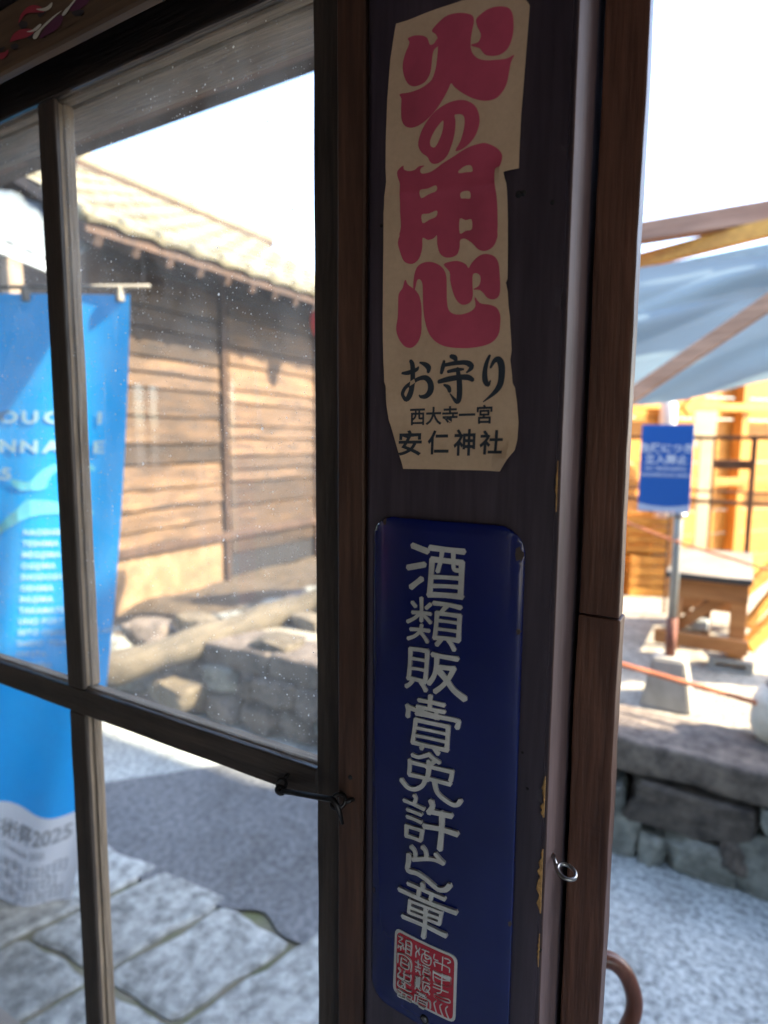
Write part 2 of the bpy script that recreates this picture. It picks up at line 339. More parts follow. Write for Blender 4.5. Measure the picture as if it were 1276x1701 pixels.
def text2d(body, size, bold=0.0, align='LEFT', space=1.0):
    cu = bpy.data.curves.new('t', 'FONT'); cu.body = body; cu.size = size; cu.offset = bold; cu.align_x = align; cu.space_character = space
    cu.resolution_u = 3
    o = bpy.data.objects.new('t', cu); COL.objects.link(o)
    me = bpy.data.meshes.new_from_object(o.evaluated_get(bpy.context.evaluated_depsgraph_get()))
    vs = [v.co.copy() for v in me.vertices]; fs = [list(p.vertices) for p in me.polygons]
    bpy.data.objects.remove(o); bpy.data.curves.remove(cu); bpy.data.meshes.remove(me)
    return vs, fs
def ribbon(pts, w, sm=True):
    """closed outline of a brush stroke; w = one width or one per point"""
    ws = w if isinstance(w, (list, tuple)) else [w]*len(pts)
    if sm and len(pts) > 2:
        P3 = catmull([(p[0], p[1], ww) for p, ww in zip(pts, ws)], 4, False); pts = [(p[0], p[1]) for p in P3]; ws = [p[2] for p in P3]
    L, Rr = [], []
    for i, p in enumerate(pts):
        a = Vector(pts[max(i-1, 0)][:2]); c = Vector(pts[min(i+1, len(pts)-1)][:2]); d = (c-a)
        d = d.normalized() if d.length else Vector((1, 0)); nn = Vector((-d.y, d.x)); q = Vector(p[:2])
        ext = d*(ws[i]*0.25) if i == len(pts)-1 else (-d*(ws[i]*0.25) if i == 0 else Vector((0, 0)))
        L.append(q+nn*ws[i]/2+ext*0.4); Rr.append(q-nn*ws[i]/2+ext*0.4)
        if i == len(pts)-1: L.append(q+ext*1.6)
        if i == 0: L.insert(0, q+ext*1.6)
    return L+Rr[::-1]
def grid_cut(vs, fs, step):
    bm = bmesh.new(); bv = [bm.verts.new((v[0], v[1], 0)) for v in vs]
    for f in fs:
        try: bm.faces.new([bv[i] for i in f])
        except ValueError: pass
    for ax in (0, 1):
        lo = min(v[ax] for v in vs); hi = max(v[ax] for v in vs); k = math.floor(lo/step)+1
        while k*step < hi:
            co = [0, 0, 0]; no = [0, 0, 0]; co[ax] = k*step; no[ax] = 1
            bmesh.ops.bisect_plane(bm, geom=bm.verts[:]+bm.edges[:]+bm.faces[:], plane_co=co, plane_no=no); k += 1
    bm.verts.index_update(); v2 = [v.co.copy() for v in bm.verts]; f2 = [[v.index for v in f.verts] for f in bm.faces]; bm.free()
    return v2, f2
def sheet(name, parts, mat, parent, fn, thick=0.0):
    """join flat meshes, bend them with fn(u, v, layer) -> Vector; parts = list of (verts, faces)"""
    V, Fc = [], []
    for i, (vs, fs) in enumerate(parts):
        off = len(V); V += [fn(v[0], v[1], i) for v in vs]; Fc += [[k+off for k in f] for f in fs]
    bm = bmesh.new(); bv = [bm.verts.new(v) for v in V]
    for f in Fc:
        try: bm.faces.new([bv[k] for k in f])
        except ValueError: pass
    if thick:
        bmesh.ops.recalc_face_normals(bm, faces=bm.faces)
        bmesh.ops.solidify(bm, geom=bm.faces[:], thickness=thick)
    return frombm(name, bm, mat, parent)
def rockmesh(name, c, r, mat, parent=None, seed=0, sub=3, rough=0.28, squash=None, smooth=False):
    """a quarried stone: a box-like block cut by random planes, then roughened"""
    rg = random.Random(seed*7+3); pl = [(Vector(a), rg.uniform(0.86, 1.0)) for a in ((1, 0, 0), (-1, 0, 0), (0, 1, 0), (0, -1, 0), (0, 0, 1), (0, 0, -1))]
    pl = [((n_+Vector((rg.uniform(-.16, .16), rg.uniform(-.16, .16), rg.uniform(-.16, .16)))).normalized(), h_) for n_, h_ in pl]
    for _ in range(9):
        n_ = Vector((rg.gauss(0, 1), rg.gauss(0, 1), rg.gauss(0, 1))).normalized(); pl.append((n_, rg.uniform(0.98, 1.22)))
    bm = bmesh.new(); bmesh.ops.create_icosphere(bm, subdivisions=max(3, sub), radius=1.0)
    off = Vector((seed*3.7, seed*1.9, seed*5.3))
    for v in bm.verts:
        d = v.co.normalized(); k = min(h_/max(d.dot(n_), 1e-3) for n_, h_ in pl if d.dot(n_) > 0.05)
        k *= 1+0.16*rough*noise.noise(d*3+off)+0.14*rough*noise.noise(d*8+off); v.co = Vector((d.x*r[0], d.y*r[1], d.z*r[2]))*k+Vector(c)
    return frombm(name, bm, mat, parent, smooth)

# ------------------------------------------------------------------ ground
def sheet_z(name, pts, z, mat, th=0.0):
    n = len(pts); vs = [(p[0], p[1], z) for p in pts]; return struct(mk(name, vs, [list(range(n))], mat))
sheet_z('ground', [(-300, -300), (300, -300), (300, 300), (-300, 300)], -0.030, 'far_ground')
sheet_z('street', [(-7, -0.02), (2.6, -0.02), (2.6, 2.05), (-2.6, 2.05), (-3.2, 2.4), (-7, 2.4)], -0.006, 'street_grit')
# asphalt patch with a wandering edge where it meets the flagstones
edge = [atz(x, y, 0) for x, y in ((60, 1440), (170, 1452), (215, 1450), (240, 1470), (300, 1490), (345, 1505), (385, 1515), (440, 1520), (470, 1560), (540, 1585), (640, 1640))]
far = [atz(x, y, 0) for x, y in ((640, 1480), (540, 1330), (480, 1290), (400, 1270), (300, 1285), (165, 1305), (60, 1320))]
o = sheet_z('asphalt_patch', [(p.x, p.y) for p in catmull([(p.x, p.y, 0) for p in edge], 3, False)+catmull([(p.x, p.y, 0) for p in far], 3, False)], 0.011, 'asphalt')
sheet_z('paving_bed', [(-3.0, 0.02), (1.4, 0.02), (1.4, 1.0), (-0.9, 1.12), (-1.3, 1.12), (-1.7, 0.98), (-3.0, 1.0)], 0.0005, 'joint_sand')
# flagstones: children of the paving
pav = bpy.data.objects['paving_bed']
rng = random.Random(4)
def flag(quad, k):
    c = sum((Vector((*q, 0)) for q in quad), Vector())/len(quad); bm = bmesh.new()
    pts = []
    for i, q in enumerate(quad):
        a = Vector((*q, 0)); b2 = Vector((*quad[(i+1) % len(quad)], 0))
        for s in (0.05, 0.15, 0.27, 0.4, 0.5, 0.6, 0.73, 0.85, 0.95):
            p = a.lerp(b2, s); p += (c-p).normalized()*(0.011+0.016*noise.noise(p*9+Vector((k, 0, 0)))+0.007*noise.noise(p*33)); pts.append(p)
    top = [bm.verts.new((p.x, p.y, 0.006+0.003*noise.noise(p*5))) for p in pts]; inn = [bm.verts.new((*(p+(c-p)*0.08).to_2d(), 0.012+0.003*noise.noise(p*4))) for p in pts]
    bot = [bm.verts.new((p.x, p.y, -0.02)) for p in pts]; n = len(pts)
    for i in range(n):
        j = (i+1) % n; bm.faces.new([bot[i], bot[j], top[j], top[i]]); bm.faces.new([top[i], top[j], inn[j], inn[i]])
    bm.faces.new(inn); return frombm('flagstone', bm, 'granite', pav)
def sk(x, y): return (x+0.28*(y-0.55)*1.0, y)
xs = [-2.75, -2.42, -2.1, -1.78, -1.47, -1.17, -0.86, -0.52, -0.2, 0.15, 0.5, 0.85, 1.2]
k = 0
for i in range(len(xs)-1):
    ys = [0.04, 0.46+0.1*rng.uniform(-1, 1), 0.97+0.05*rng.uniform(-1, 1)]
    if -1.3 < xs[i] < -0.9: ys[2] = 1.04
    for j in range(2):
        q = [sk(xs[i], ys[j]), sk(xs[i+1], ys[j]+rng.uniform(-.03, .03)), sk(xs[i+1], ys[j+1]+rng.uniform(-.03, .03)), sk(xs[i], ys[j+1])]
        flag(q, k); k += 1

# ------------------------------------------------------------------ terrace and its retaining wall
TZ = 0.42
T_L = -2.62
def terr(x, y): return TZ+0.012*noise.noise(Vector((x*2.1, y*2.1, 0)))+0.004*noise.noise(Vector((x*9, y*9, 3)))
nx, ny = 60, 50
vs = [(T_L+0.05+(7.0-T_L)*i/nx, 2.02+(12-2.02)*(j/ny)**1.6, 0) for j in range(ny+1) for i in range(nx+1)]
vs = [(x, y, terr(x, y)) for x, y, _ in vs]
fs = [[j*(nx+1)+i, j*(nx+1)+i+1, (j+1)*(nx+1)+i+1, (j+1)*(nx+1)+i] for j in range(ny) for i in range(nx)]
struct(mk('terrace', vs, fs, 'gravel', None, True))
rw = root('retaining_wall', (-0.3, 1.95, 0), 'low dry stone retaining wall with dark capping slabs along the street', 'stone wall')
# backing so no light leaks between the stones
box('wall_core', T_L, 3.5, 2.03, 2.3, -0.02, 0.36, 'soil', rw)
# capping slabs
cx_ = [-2.66, -2.0, -1.25, -0.62, 0.16, 0.9, 1.7, 2.6, 3.4]
for i in range(len(cx_)-1):
    bm = bmesh.new(); bmbox(bm, cx_[i]+0.006, cx_[i+1]-0.006, 1.86, 2.16, 0.315, 0.435, 0.016, 2)
    for ax_, nn in ((0, 9), (2, 3)):
        for kk in range(1, nn):
            co = [0, 0, 0]; no = [0, 0, 0]; no[ax_] = 1; co[ax_] = (cx_[i]+(cx_[i+1]-cx_[i])*kk/nn) if ax_ == 0 else 0.315+0.12*kk/nn
            bmesh.ops.bisect_plane(bm, geom=bm.verts[:]+bm.edges[:]+bm.faces[:], plane_co=co, plane_no=no)
    for v in bm.verts: v.co += noise.noise_vector(v.co*6+Vector((i*3, 0, 0)))*0.016+noise.noise_vector(v.co*23)*0.006
    frombm('capping_slab', bm, 'stone_brown', rw, True)
# the face stones, matched to the photograph near the door: (pixel centre x, y, half width px, half height px, material)
def wallstone(px, py, hw, hh, mat, sd, Y=1.93):
    p = aty(px, py, Y); sc = ((p-CAM).dot(fw))/FPX
    rockmesh('stone', p, (hw*sc*0.95, 0.085, hh*sc*0.95), mat, rw, sd, 4, 0.4)
st = [(1148, 1340, 108, 42, 'stone_brown', 1), (1024, 1378, 42, 56, 'stone_grey', 2), (1085, 1398, 23, 33, 'stone_grey', 3), (1166, 1418, 62, 48, 'stone_grey', 4),
      (1258, 1425, 38, 60, 'stone_grey', 5), (1285, 1355, 24, 30, 'stone_grey', 6), (1018, 1310, 24, 30, 'stone_grey', 7), (1222, 1403, 24, 40, 'stone_brown', 8), (960, 1345, 44, 60, 'stone_grey', 9)]
for a in st: wallstone(*a)
rng = random.Random(9)
def fillstones(x0, x1, rows, mats):
    for (za, zb) in rows:
        x = x0
        while x < x1:
            w = rng.uniform(0.11, 0.26); rockmesh('stone', (x+w/2, 1.94+rng.uniform(-.02, .02), (za+zb)/2), (w/2*0.97, 0.09, (zb-za)/2*1.0), rng.choice(mats), rw, rng.randint(0, 99), 2, 0.25); x += w
fillstones(-2.62, -0.62, [(0.0, 0.16), (0.16, 0.325)], ['stone_brown', 'stone_grey', 'stone_brown'])
fillstones(0.2, 1.6, [(0.0, 0.16), (0.16, 0.325)], ['stone_grey', 'stone_brown'])
# end return of the wall towards the house
for i in range(9):
    y = 2.12+i*0.2
    for z in (0.08, 0.23, 0.36):
        rockmesh('stone', (-2.64+rng.uniform(-.03, .03), y, z), (0.1, rng.uniform(0.09, 0.12), 0.085), rng.choice(['stone_brown', 'stone_grey', 'stone_pale']), rw, rng.randint(0, 99), 2, 0.3)
# rough slope of soil between wall and house
nx, ny = 40, 40; vs, fs = [], []
for j in range(ny+1):
    for i in range(nx+1):
        x = -4.3+1.75*i/nx; y = 1.75+5.5*j/ny
        h = 0.22*max(0, min(1, (y-1.75)/0.9))+0.10*max(0, min(1, (x+3.4)/0.7))*min(1, max(0, (y-1.9)/0.6))
        h += 0.05*noise.noise(Vector((x*3, y*3, 1)))*min(1, (y-1.75)*3)+0.02*noise.noise(Vector((x*11, y*11, 5)))
        vs.append((x, y, h-0.015))
for j in range(ny):
    for i in range(nx): fs.append([j*(nx+1)+i, j*(nx+1)+i+1, (j+1)*(nx+1)+i+1, (j+1)*(nx+1)+i])
struct(mk('earth_bank', vs, fs, 'soil', None, True))

# ------------------------------------------------------------------ the timber house across the lane
HX = -4.1
hy0, hy1 = 2.40, 5.16
house = root('timber_house', (HX, 3.6, 0), 'old timber house with weathered brown plank siding and a sunlit tiled roof', 'house')
box('wall', HX-3.0, HX-0.05, hy0+0.02, hy1-0.02, -0.02, 3.2, 'siding_dark', house)
for y, w in ((hy0+0.06, 0.13), (3.72, 0.055), (hy1-0.05, 0.08)):
    box('post', HX-0.05, HX+0.035, y-w/2, y+w/2, 0.0, 3.1, 'siding_dark', house, 0.008)
rng = random.Random(21)
for (ya, yb) in ((hy0+0.125, 3.67), (3.77, hy1-0.1)):
    z = 0.62
    while z < 3.05:
        h = rng.choice((0.12, 0.16, 0.2, 0.22, 0.27)); zz = min(z+h, 3.1); tilt = rng.uniform(-0.02, 0.02)
        bm = bmesh.new(); bmbox(bm, HX-0.045, HX+0.006, ya+rng.uniform(0, .012), yb-rng.uniform(0, .012), z, zz-0.011, 0.004)
        for v in bm.verts:
            if v.co.z < z+h/2: v.co.x += 0.02
            v.co.z += 0.35*tilt*(v.co.y-(ya+yb)/2)
        frombm('plank', bm, 'siding_wood', house); z = zz
plain('ply_pale', (0.55, 0.43, 0.26), 0.7, noise_sc=5, amt=0.12)
plain('ply_tan', (0.20, 0.125, 0.065), 0.8, noise_sc=7, amt=0.35)
box('base_panel', HX-0.045, HX+0.01, hy0+0.13, 3.66, 0.14, 0.60, 'ply_tan', house)
box('base_panel', HX-0.045, HX+0.01, 3.78, hy1-0.11, 0.44, 0.60, 'siding_wood', house); box('vent_gap', HX-0.045, HX-0.01, 3.78, hy1-0.11, 0.22, 0.435, 'shadow_gap', house)
box('sill_beam', HX-0.04, HX+0.045, hy0, hy1, 0.585, 0.655, 'siding_dark', house, 0.006)
# roof: slope faces the lane; eave overhangs by half a metre
ex, ez, rx, rz = -3.55, 2.82, -5.6, 4.02
ry0, ry1 = 2.05, 6.1
rf = mk('roof', [(ex, ry0, ez), (ex, ry1, ez), (rx, ry1, rz), (rx, ry0, rz), (ex, ry0, ez-0.07), (ex, ry1, ez-0.07), (rx, ry1, rz-0.07), (rx, ry0, rz-0.07), (rx-2, ry0, ez+.2), (rx-2, ry1, ez+.2)],
        [[0, 1, 2, 3], [7, 6, 5, 4], [0, 4, 5, 1], [0, 3, 7, 4], [1, 5, 6, 2], [3, 2, 9, 8]], 'siding_dark', house)
def tilemesh(w, L):
    bm = bmesh.new(); n = 7; prof = []
    for i in range(n):
        s = i/(n-1); prof.append((s*w, 0.030*math.sin(s*math.pi*1.0)**2*(1.0 if s > 0.5 else 0.6)+0.012))
    rows = []
    for q in (0, L):
        rows.append([bm.verts.new((x, q, z+(0.012 if q == 0 else 0.0))) for x, z in prof]); rows.append([bm.verts.new((x, q, z-0.016)) for x, z in prof])
    for a, b2 in ((0, 2), (3, 1), (1, 0), (2, 3)):
        for i in range(n-1): bm.faces.new([rows[a][i], rows[a][i+1], rows[b2][i+1], rows[b2][i]])
    bmesh.ops.recalc_face_normals(bm, faces=bm.faces); me = bpy.data.meshes.new('tile'); bm.to_mesh(me); bm.free(); me.materials.append(MATS['tile_roof']); return me
slope = Vector((rx-ex, 0, rz-ez)); SL = slope.length; sd_ = slope.normalized(); nn = Vector((0, 1, 0)).cross(sd_)*-1
if nn.z < 0: nn = -nn
tw, tl = 0.29, 0.31; tm = tilemesh(tw, tl)
nc = int((ry1-ry0)/tw); nr = int(SL/0.26)
Mb = Matrix((Vector((0, 1, 0)), sd_, nn)).transposed().to_4x4()
for c in range(nc):
    for r_ in range(nr):
        o = bpy.data.objects.new('tile', tm); COL.objects.link(o); o.parent = rf
        p = Vector((ex, ry0+c*tw, ez))+sd_*(r_*0.26-0.03)+nn*(0.004+0.0*r_)
        Mx = Mb.copy(); Mx.translation = p-ORG[house.name]; o.matrix_local = Mx @ Matrix.Rotation(R(-2.2), 4, 'X')
for c in range(nc+1):       # round eave-end tiles
    p = Vector((ex+0.035, ry0+c*tw, ez+0.025))
    tube('eave_tile', [p+Vector((-0.06, 0, 0.015)), p], 0.048, 'tile_roof', rf, 12)
tube('ridge_tile', [(rx, ry0-0.02, rz+0.07), (rx, ry1+0.02, rz+0.07)], 0.11, 'tile_roof', rf, 12)
box('ridge_course', rx-0.1, rx+0.1, ry0-0.01, ry1+0.01, rz-0.03, rz+0.05, 'siding_dark', rf)
for k in range(15):
    y = ry0+0.1+k*0.28
    bar('rafter', (HX-0.1, y, ez-0.11+0.32), (ex-0.02, y, ez-0.1), 0.06, 0.07, 'siding_dark', house, 0.004)
# small zinc lean-to at the near end of the house
lt = root('lean_to', (-3.6, 1.9, 0), 'small lean-to with a grey zinc sheet roof beside the timber house', 'lean-to')
A = [Vector((-4.15, 0.9, 3.05)), Vector((-4.15, 2.75, 3.05)), atx(100, 440, -3.45), Vector((-3.45, 0.9, atx(100, 440, -3.45).z+0.0))]
A[3].z = atx(0, 362, -3.45).z-0.02
vs, fs = [], []; nseg = 40
for i in range(nseg+1):
    s = i/nseg; a = A[0].lerp(A[1], s); b2 = A[3].lerp(A[2], s); bz = 0.012*math.sin(s*nseg*math.pi/2*0.9)
    for q in (a, b2):
        vs.append(q+Vector((0, 0, bz))); vs.append(q+Vector((0, 0, bz-0.006)))
for i in range(nseg):
    k = i*4; fs += [[k, k+2, k+6, k+4], [k+1, k+5, k+7, k+3], [k+2, k+3, k+7, k+6]]
mk('roof_sheet', vs, fs, 'zinc_roof', lt, True)
bar('fascia', A[3]+Vector((0.0, 0, -0.045)), A[2]+Vector((0.0, 0, -0.045)), 0.03, 0.06, 'galv', lt)
for y in (0.95, 1.55): box('post', -3.52, -3.44, y-0.04, y+0.04, 0, 2.47, 'grey_wood', lt, 0.006)
rng = random.Random(3)
for k in range(9):
    z = 0.1+k*0.255
    box('plank', -4.16, -4.12, 1.2, 2.33, z, z+0.24, 'log_wood' if k % 3 else 'siding_wood', lt, 0.004)
# white downpipe and red paper lantern at the far corner of the house
o = tube('downpipe', [(HX+0.12, hy1+0.02, 0.2), (HX+0.12, hy1+0.02, 2.35), (HX+0.2, hy1+0.02, 2.7)], 0.035, 'white_paint', house, 10)
p = atx(533, 532, -3.62)
ln = root('paper_lantern', (p.x, p.y, p.z-0.16), 'small red paper lantern hanging from the tiled eave', 'lantern')
prof = [(0.05, -0.15), (0.075, -0.12), (0.092, -0.06), (0.096, 0), (0.092, 0.06), (0.075, 0.12), (0.05, 0.15)]
vs, fs = [], []; n = 16
for r_, z in prof:
    for k in range(n): vs.append((p.x+r_*math.cos(2*math.pi*k/n), p.y+r_*math.sin(2*math.pi*k/n), p.z+z))
for i in range(len(prof)-1):
    for k in range(n): fs.append([i*n+k, i*n+(k+1) % n, (i+1)*n+(k+1) % n, (i+1)*n+k])
fs += [list(range(n))[::-1], [(len(prof)-1)*n+k for k in range(n)]]
mk('shade', vs, fs, 'lantern_red', ln, True)
for z in (-0.165, 0.15): tube('rim', [(p.x, p.y, p.z+z), (p.x, p.y, p.z+z+0.015)], 0.053, 'black_edge', ln, 16)
tube('cord', [(p.x, p.y, p.z+0.16), (p.x, p.y, 2.8)], 0.004, 'black_edge', ln, 5)

# rocks and log on the bank
rocks = [((300, 1150), 0.16, 46, 20, 'stone_pale', 'pale broken boulder at the corner of the retaining wall', 0.14),
         ((215, 1118), 0.10, 46, 24, 'stone_grey', 'grey boulder on the bank left of the pale boulder', 0.10),
         ((185, 1085), 0.14, 40, 22, 'stone_grey', 'dark flat stone on the bank below the house corner post', 0.08),
         ((250, 1052), 0.22, 44, 20, 'stone_brown', 'brown stone on the bank behind the grey boulder', 0.08),
         ((330, 1045), 0.26, 38, 20, 'stone_pale', 'tan stone on the bank under the base panel', 0.08),
         ((402, 1040), 0.30, 34, 17, 'stone_brown', 'small brown stone against the log', 0.07),
         ((462, 1072), 0.44, 44, 13, 'stone_pale', 'long pale stone lying on the terrace beside the log', 0.08),
         ((515, 1032), 0.46, 30, 10, 'stone_pale', 'pale stone on the terrace farther along the log', 0.07)]
for i, ((px, py), z, hw, hh, mt, lab, ry) in enumerate(rocks):
    p = atz(px, py, z); sc = (p-CAM).dot(fw)/FPX
    o = rockmesh('boulder', p, (hw*sc, hw*sc*0.75, hh*sc*1.15), mt, None, 30+i, 3, 0.3); tag(o, lab, 'rock')
a = atz(150, 1130, 0.30); b2 = atz(560, 985, 0.56)
pts = [a.lerp(b2, s)+Vector((0.03*math.sin(s*7), 0, 0.02*math.sin(s*5+1))) for s in [i/12 for i in range(13)]]
lg = tube('log', pts, [0.085+0.010*math.sin(i*1.7) for i in range(13)], 'log_wood', None, 14); tag(lg, 'long weathered grey log lying along the bank', 'log')

# ------------------------------------------------------------------ festival banner
bn = root('festival_banner', (-1.95, 0.72, 0), 'tall blue festival banner with a white foot hanging outside the window', 'banner')
BR = CAM+ray(216, 489)*1.85; bu = -r0; BH = 1.90      # top corner, direction towards the pole, height
bn_n = fw.copy(); bn_n.z = 0; bn_n.normalize()
BW = 0.80
def ban(u, v, lift=0.0):
    """u metres from the free edge, v metres down from the top rod"""
    s = v/BH; free = max(0, 1-u/BW)
    shift = 0.14*s*s+0.10*s
    wav = (0.020*math.sin(u*11+v*1.6)+0.012*math.sin(u*23-v*3))*(0.25+s)+0.05*s*s*math.sin(u*6+0.6)
    dz = -0.035*s*s*math.sin((u-0.02)*9.0+0.3)*(1 if s > .5 else s*2)
    return BR+bu*(u+shift*(0.35+0.65*free))+Vector((0, 0, -v*1.0-0.02*u*0+dz))+bn_n*(wav-0.10*s*s)-bn_n*lift
def bgrid(u0, u1, v0, v1, nu, nv): 
    vs = [Vector((u0+(u1-u0)*i/nu, v0+(v1-v0)*j/nv, 0)) for j in range(nv+1) for i in range(nu+1)]
    fs = [[j*(nu+1)+i, j*(nu+1)+i+1, (j+1)*(nu+1)+i+1, (j+1)*(nu+1)+i] for j in range(nv) for i in range(nu)]
    return vs, fs
VW = 1.595
def foot(u): return VW+0.016*math.sin(u*14+0.5)
vs, fs = bgrid(0, BW, 0, 1, 40, 60); vs = [Vector((v.x, v.y*foot(v.x), 0)) for v in vs]
sheet('cloth', [(vs, fs)], 'banner_blue', bn, lambda u, v, i: ban(u, v))
vs, fs = bgrid(0, BW, 0, 1, 40, 12); vs = [Vector((v.x, foot(v.x)+v.y*(BH-foot(v.x)), 0)) for v in vs]
sheet('foot_cloth', [(vs, fs)], 'banner_white', bn, lambda u, v, i: ban(u, v))
def bprint(name, body, size, u, v, mat, bold=0.0, align='RIGHT', space=1.0):
    """text whose reading direction runs from the pole to the free edge; (u, v) is its right or left end on the base line"""
    vs, fs = text2d(body, size, bold, align, space); vs = [Vector((u-q.x, v-q.y, 0)) for q in vs]; return vs, fs
pxm = 1.85/FPX
big = []
for word, v0 in (('SETOUCHI', 0.382), ('TRIENNALE', 0.470)):
    for i, ch in enumerate(reversed(word)):
        vs, fs = text2d(ch, 0.062, 0.0025, 'CENTER'); big.append(([Vector((0.088+i*0.0685-q.x*1.25, v0-q.y*0.8, 0)) for q in vs], fs))
vs, fs = text2d('2025', 0.062, 0.0025, 'RIGHT'); big.append(([Vector((0.345-q.x*1.25, 0.555-q.y*0.8, 0)) for q in vs], fs))
names = ['NAOSHIMA', 'TESHIMA', 'MEGIJIMA', 'OGIJIMA', 'SHODOSHIMA', 'OSHIMA', 'INUJIMA', 'TAKAMATSU PORT', 'UNO PORT', 'SETO OHASHI BRIDGE AREA', 'SHIDO  TSUDA', 'HIKETA', 'HONJIMA', 'UTAZU']
for i, s_ in enumerate(names):
    big.append(bprint('', s_, 0.024, 0.300, 0.722+i*0.0345, '', 0.0008, 'LEFT', 1.1))
sheet('lettering', [grid_cut(a, b2, 0.04) for a, b2 in big], 'print_white', bn, lambda u, v, i: ban(u, v, 0.003))
def bpx(x, y): return ((216-x)*pxm-0.02, (y-489)*pxm)
cy_ = []
for lp in ([(10, 797), (45, 800), (62, 783), (95, 767), (140, 770), (150, 782), (98, 780), (78, 792), (70, 812), (40, 815), (22, 812)], [(-20, 900), (0, 868), (22, 850), (46, 831), (98, 836), (145, 846), (150, 858), (98, 855), (60, 857), (32, 868), (0, 888)]):
    cy_.append(grid_cut(*fill2d([[(p.x, p.y) for p in catmull([(*bpx(*q), 0) for q in lp], 3)]]), 0.04))
sheet('wave_print', cy_, 'print_cyan', bn, lambda u, v, i: ban(u, v, 0.003))
low = [bprint('', '瀬戸内国際芸術祭2025', 0.068, 0.045, 1.690, '', 0.0015, 'RIGHT'), bprint('', 'Setouchi Triennale 2025', 0.030, 0.125, 1.733, '', 0.0004, 'RIGHT'),
       bprint('', '春 | 2025.4.18[金]–5.25[日]', 0.042, 0.045, 1.787, '', 0.0006, 'RIGHT'), bprint('', '夏 | 8.1[金]–8.31[日]', 0.042, 0.075, 1.829, '', 0.0006, 'RIGHT'), bprint('', '秋 | 10.3[金]–11.9[日]', 0.042, 0.045, 1.871, '', 0.0006, 'RIGHT')]
sheet('small_print', [grid_cut(a, b2, 0.04) for a, b2 in low], 'print_grey', bn, lambda u, v, i: ban(u, v, 0.003))
tp = BR+Vector((0, 0, 0.012)); rod = [tp-bu*0.06+Vector((0, 0, 0.012)), tp+bu*(BW+0.02)]
tube('top_rod', rod, 0.006, 'rod_grey', bn, 10)
pb = tp+bu*(BW+0.02); tube('pole', [(pb.x, pb.y, 0.02), (pb.x, pb.y, 2.02)], 0.013, 'white_paint', bn, 12)
for u in (0.03, 0.31, 0.6):
    q = BR+bu*u; box('clip', q.x-0.010, q.x+0.010, q.y-0.012, q.y+0.012, q.z-0.022, q.z+0.022, 'rod_grey', bn, 0.003)
tube('stand_foot', [(pb.x, pb.y, 0.012), (pb.x, pb.y, 0.07)], [0.16, 0.10], 'concrete', bn, 20)

# ------------------------------------------------------------------ things on the terrace
# notice board on a pipe in a concrete foot
p0 = aty(1108, 1170, 2.34); sx, sy = p0.x, 2.34
sg = root('notice_sign', (sx, sy, TZ), 'blue no entry notice on a grey pipe set in a concrete foot', 'sign')
bm = bmesh.new(); bmbox(bm, sx-0.098, sx+0.098, sy-0.098, sy+0.098, TZ-0.01, TZ+0.20, 0.0)
for v in bm.verts:
    if v.co.z > TZ+0.1: v.co.x = sx+(v.co.x-sx)*0.62; v.co.y = sy+(v.co.y-sy)*0.62
bmesh.ops.bevel(bm, geom=bm.edges[:], offset=0.008, segments=2, affect='EDGES')
frombm('concrete_foot', bm, 'concrete', sg)
tube('stake', [(sx, sy, TZ+0.19), (sx, sy, TZ+0.36)], 0.021, 'rust', sg, 10)
tube('pipe', [(sx, sy, TZ+0.34), (sx, sy, 1.5)], 0.017, 'galv', sg, 12)
bl = aty(1059, 848, sy-0.03); tr_ = aty(1154, 705, sy-0.03); yb = sy-0.03
x0, x1, z0, z1 = bl.x, tr_.x, bl.z, tr_.z
bm = bmesh.new(); bmbox(bm, x0, x1, yb, yb+0.006, z0, z1, 0.001); frombm('board', bm, 'sign_blue', sg)
lo = [(x0+0.001, z0+0.001), (x1-0.001, z0+0.001)]+[(x1-0.001-(x1-x0-0.002)*i/12, z0+0.022+0.012*(abs(i/6-1)**2)) for i in range(13)]
sheet('pale_band', [fill2d([lo])], 'sign_pale', sg, lambda u, v, i: Vector((u, yb-0.0012, v)))
cxs = (x0+x1)/2; tx = []
for s_, size, zt, bo in (('危険につき', 0.0395, z1-0.108, 0.0008), ('立入禁止', 0.0395, z1-0.153, 0.0008), ('NO TRESPASSING', 0.0195, z1-0.182, 0.0002), ('HAZARDOUS AREA', 0.0205, z1-0.208, 0.0002)):
    a, b2 = text2d(s_, size, bo, 'CENTER'); tx.append(([Vector((cxs+q.x, zt+q.y, 0)) for q in a], b2))
sheet('lettering', tx, 'sign_white', sg, lambda u, v, i: Vector((u, yb-0.0014, v)))
for q in ((sx-0.022, 0), (sx+0.0, 0)): pass
tube('clamp', [(sx-0.03, yb+0.012, z0-0.012), (sx+0.03, yb+0.012, z0-0.012)], 0.010, 'steel', sg, 10)

# ropes
def rope(name, a, b2, sag, rad, lab):
    a, b2 = Vector(a), Vector(b2); pts = [a.lerp(b2, i/40)+Vector((0, 0, -sag*4*(i/40)*(1-i/40))) for i in range(41)]
    # three twisted strands read as a laid rope
    rt_ = root(name, a, lab, 'rope'); d = (b2-a).normalized(); u = d.orthogonal().normalized(); w = d.cross(u); L = (b2-a).length; n = int(L/0.006)
    for s in range(3):
        P_ = []
        for i in range(n+1):
            q = i/n; ang = L*q/0.05*2*math.pi+s*2.094; P_.append(a.lerp(b2, q)+Vector((0, 0, -sag*4*q*(1-q)))+(u*math.cos(ang)+w*math.sin(ang))*rad*0.5)
        tube('strand', P_, rad*0.56, 'rope_orange', rt_, 6)
    return rt_
a = aty(1030, 1103, 2.12); b2 = aty(1252, 1166, 2.12); d = b2-a
rope('barrier_rope', a-d*2.2, b2+d*1.2, 0.0, 0.010, 'thick orange barrier rope strung low in front of the concrete foot')
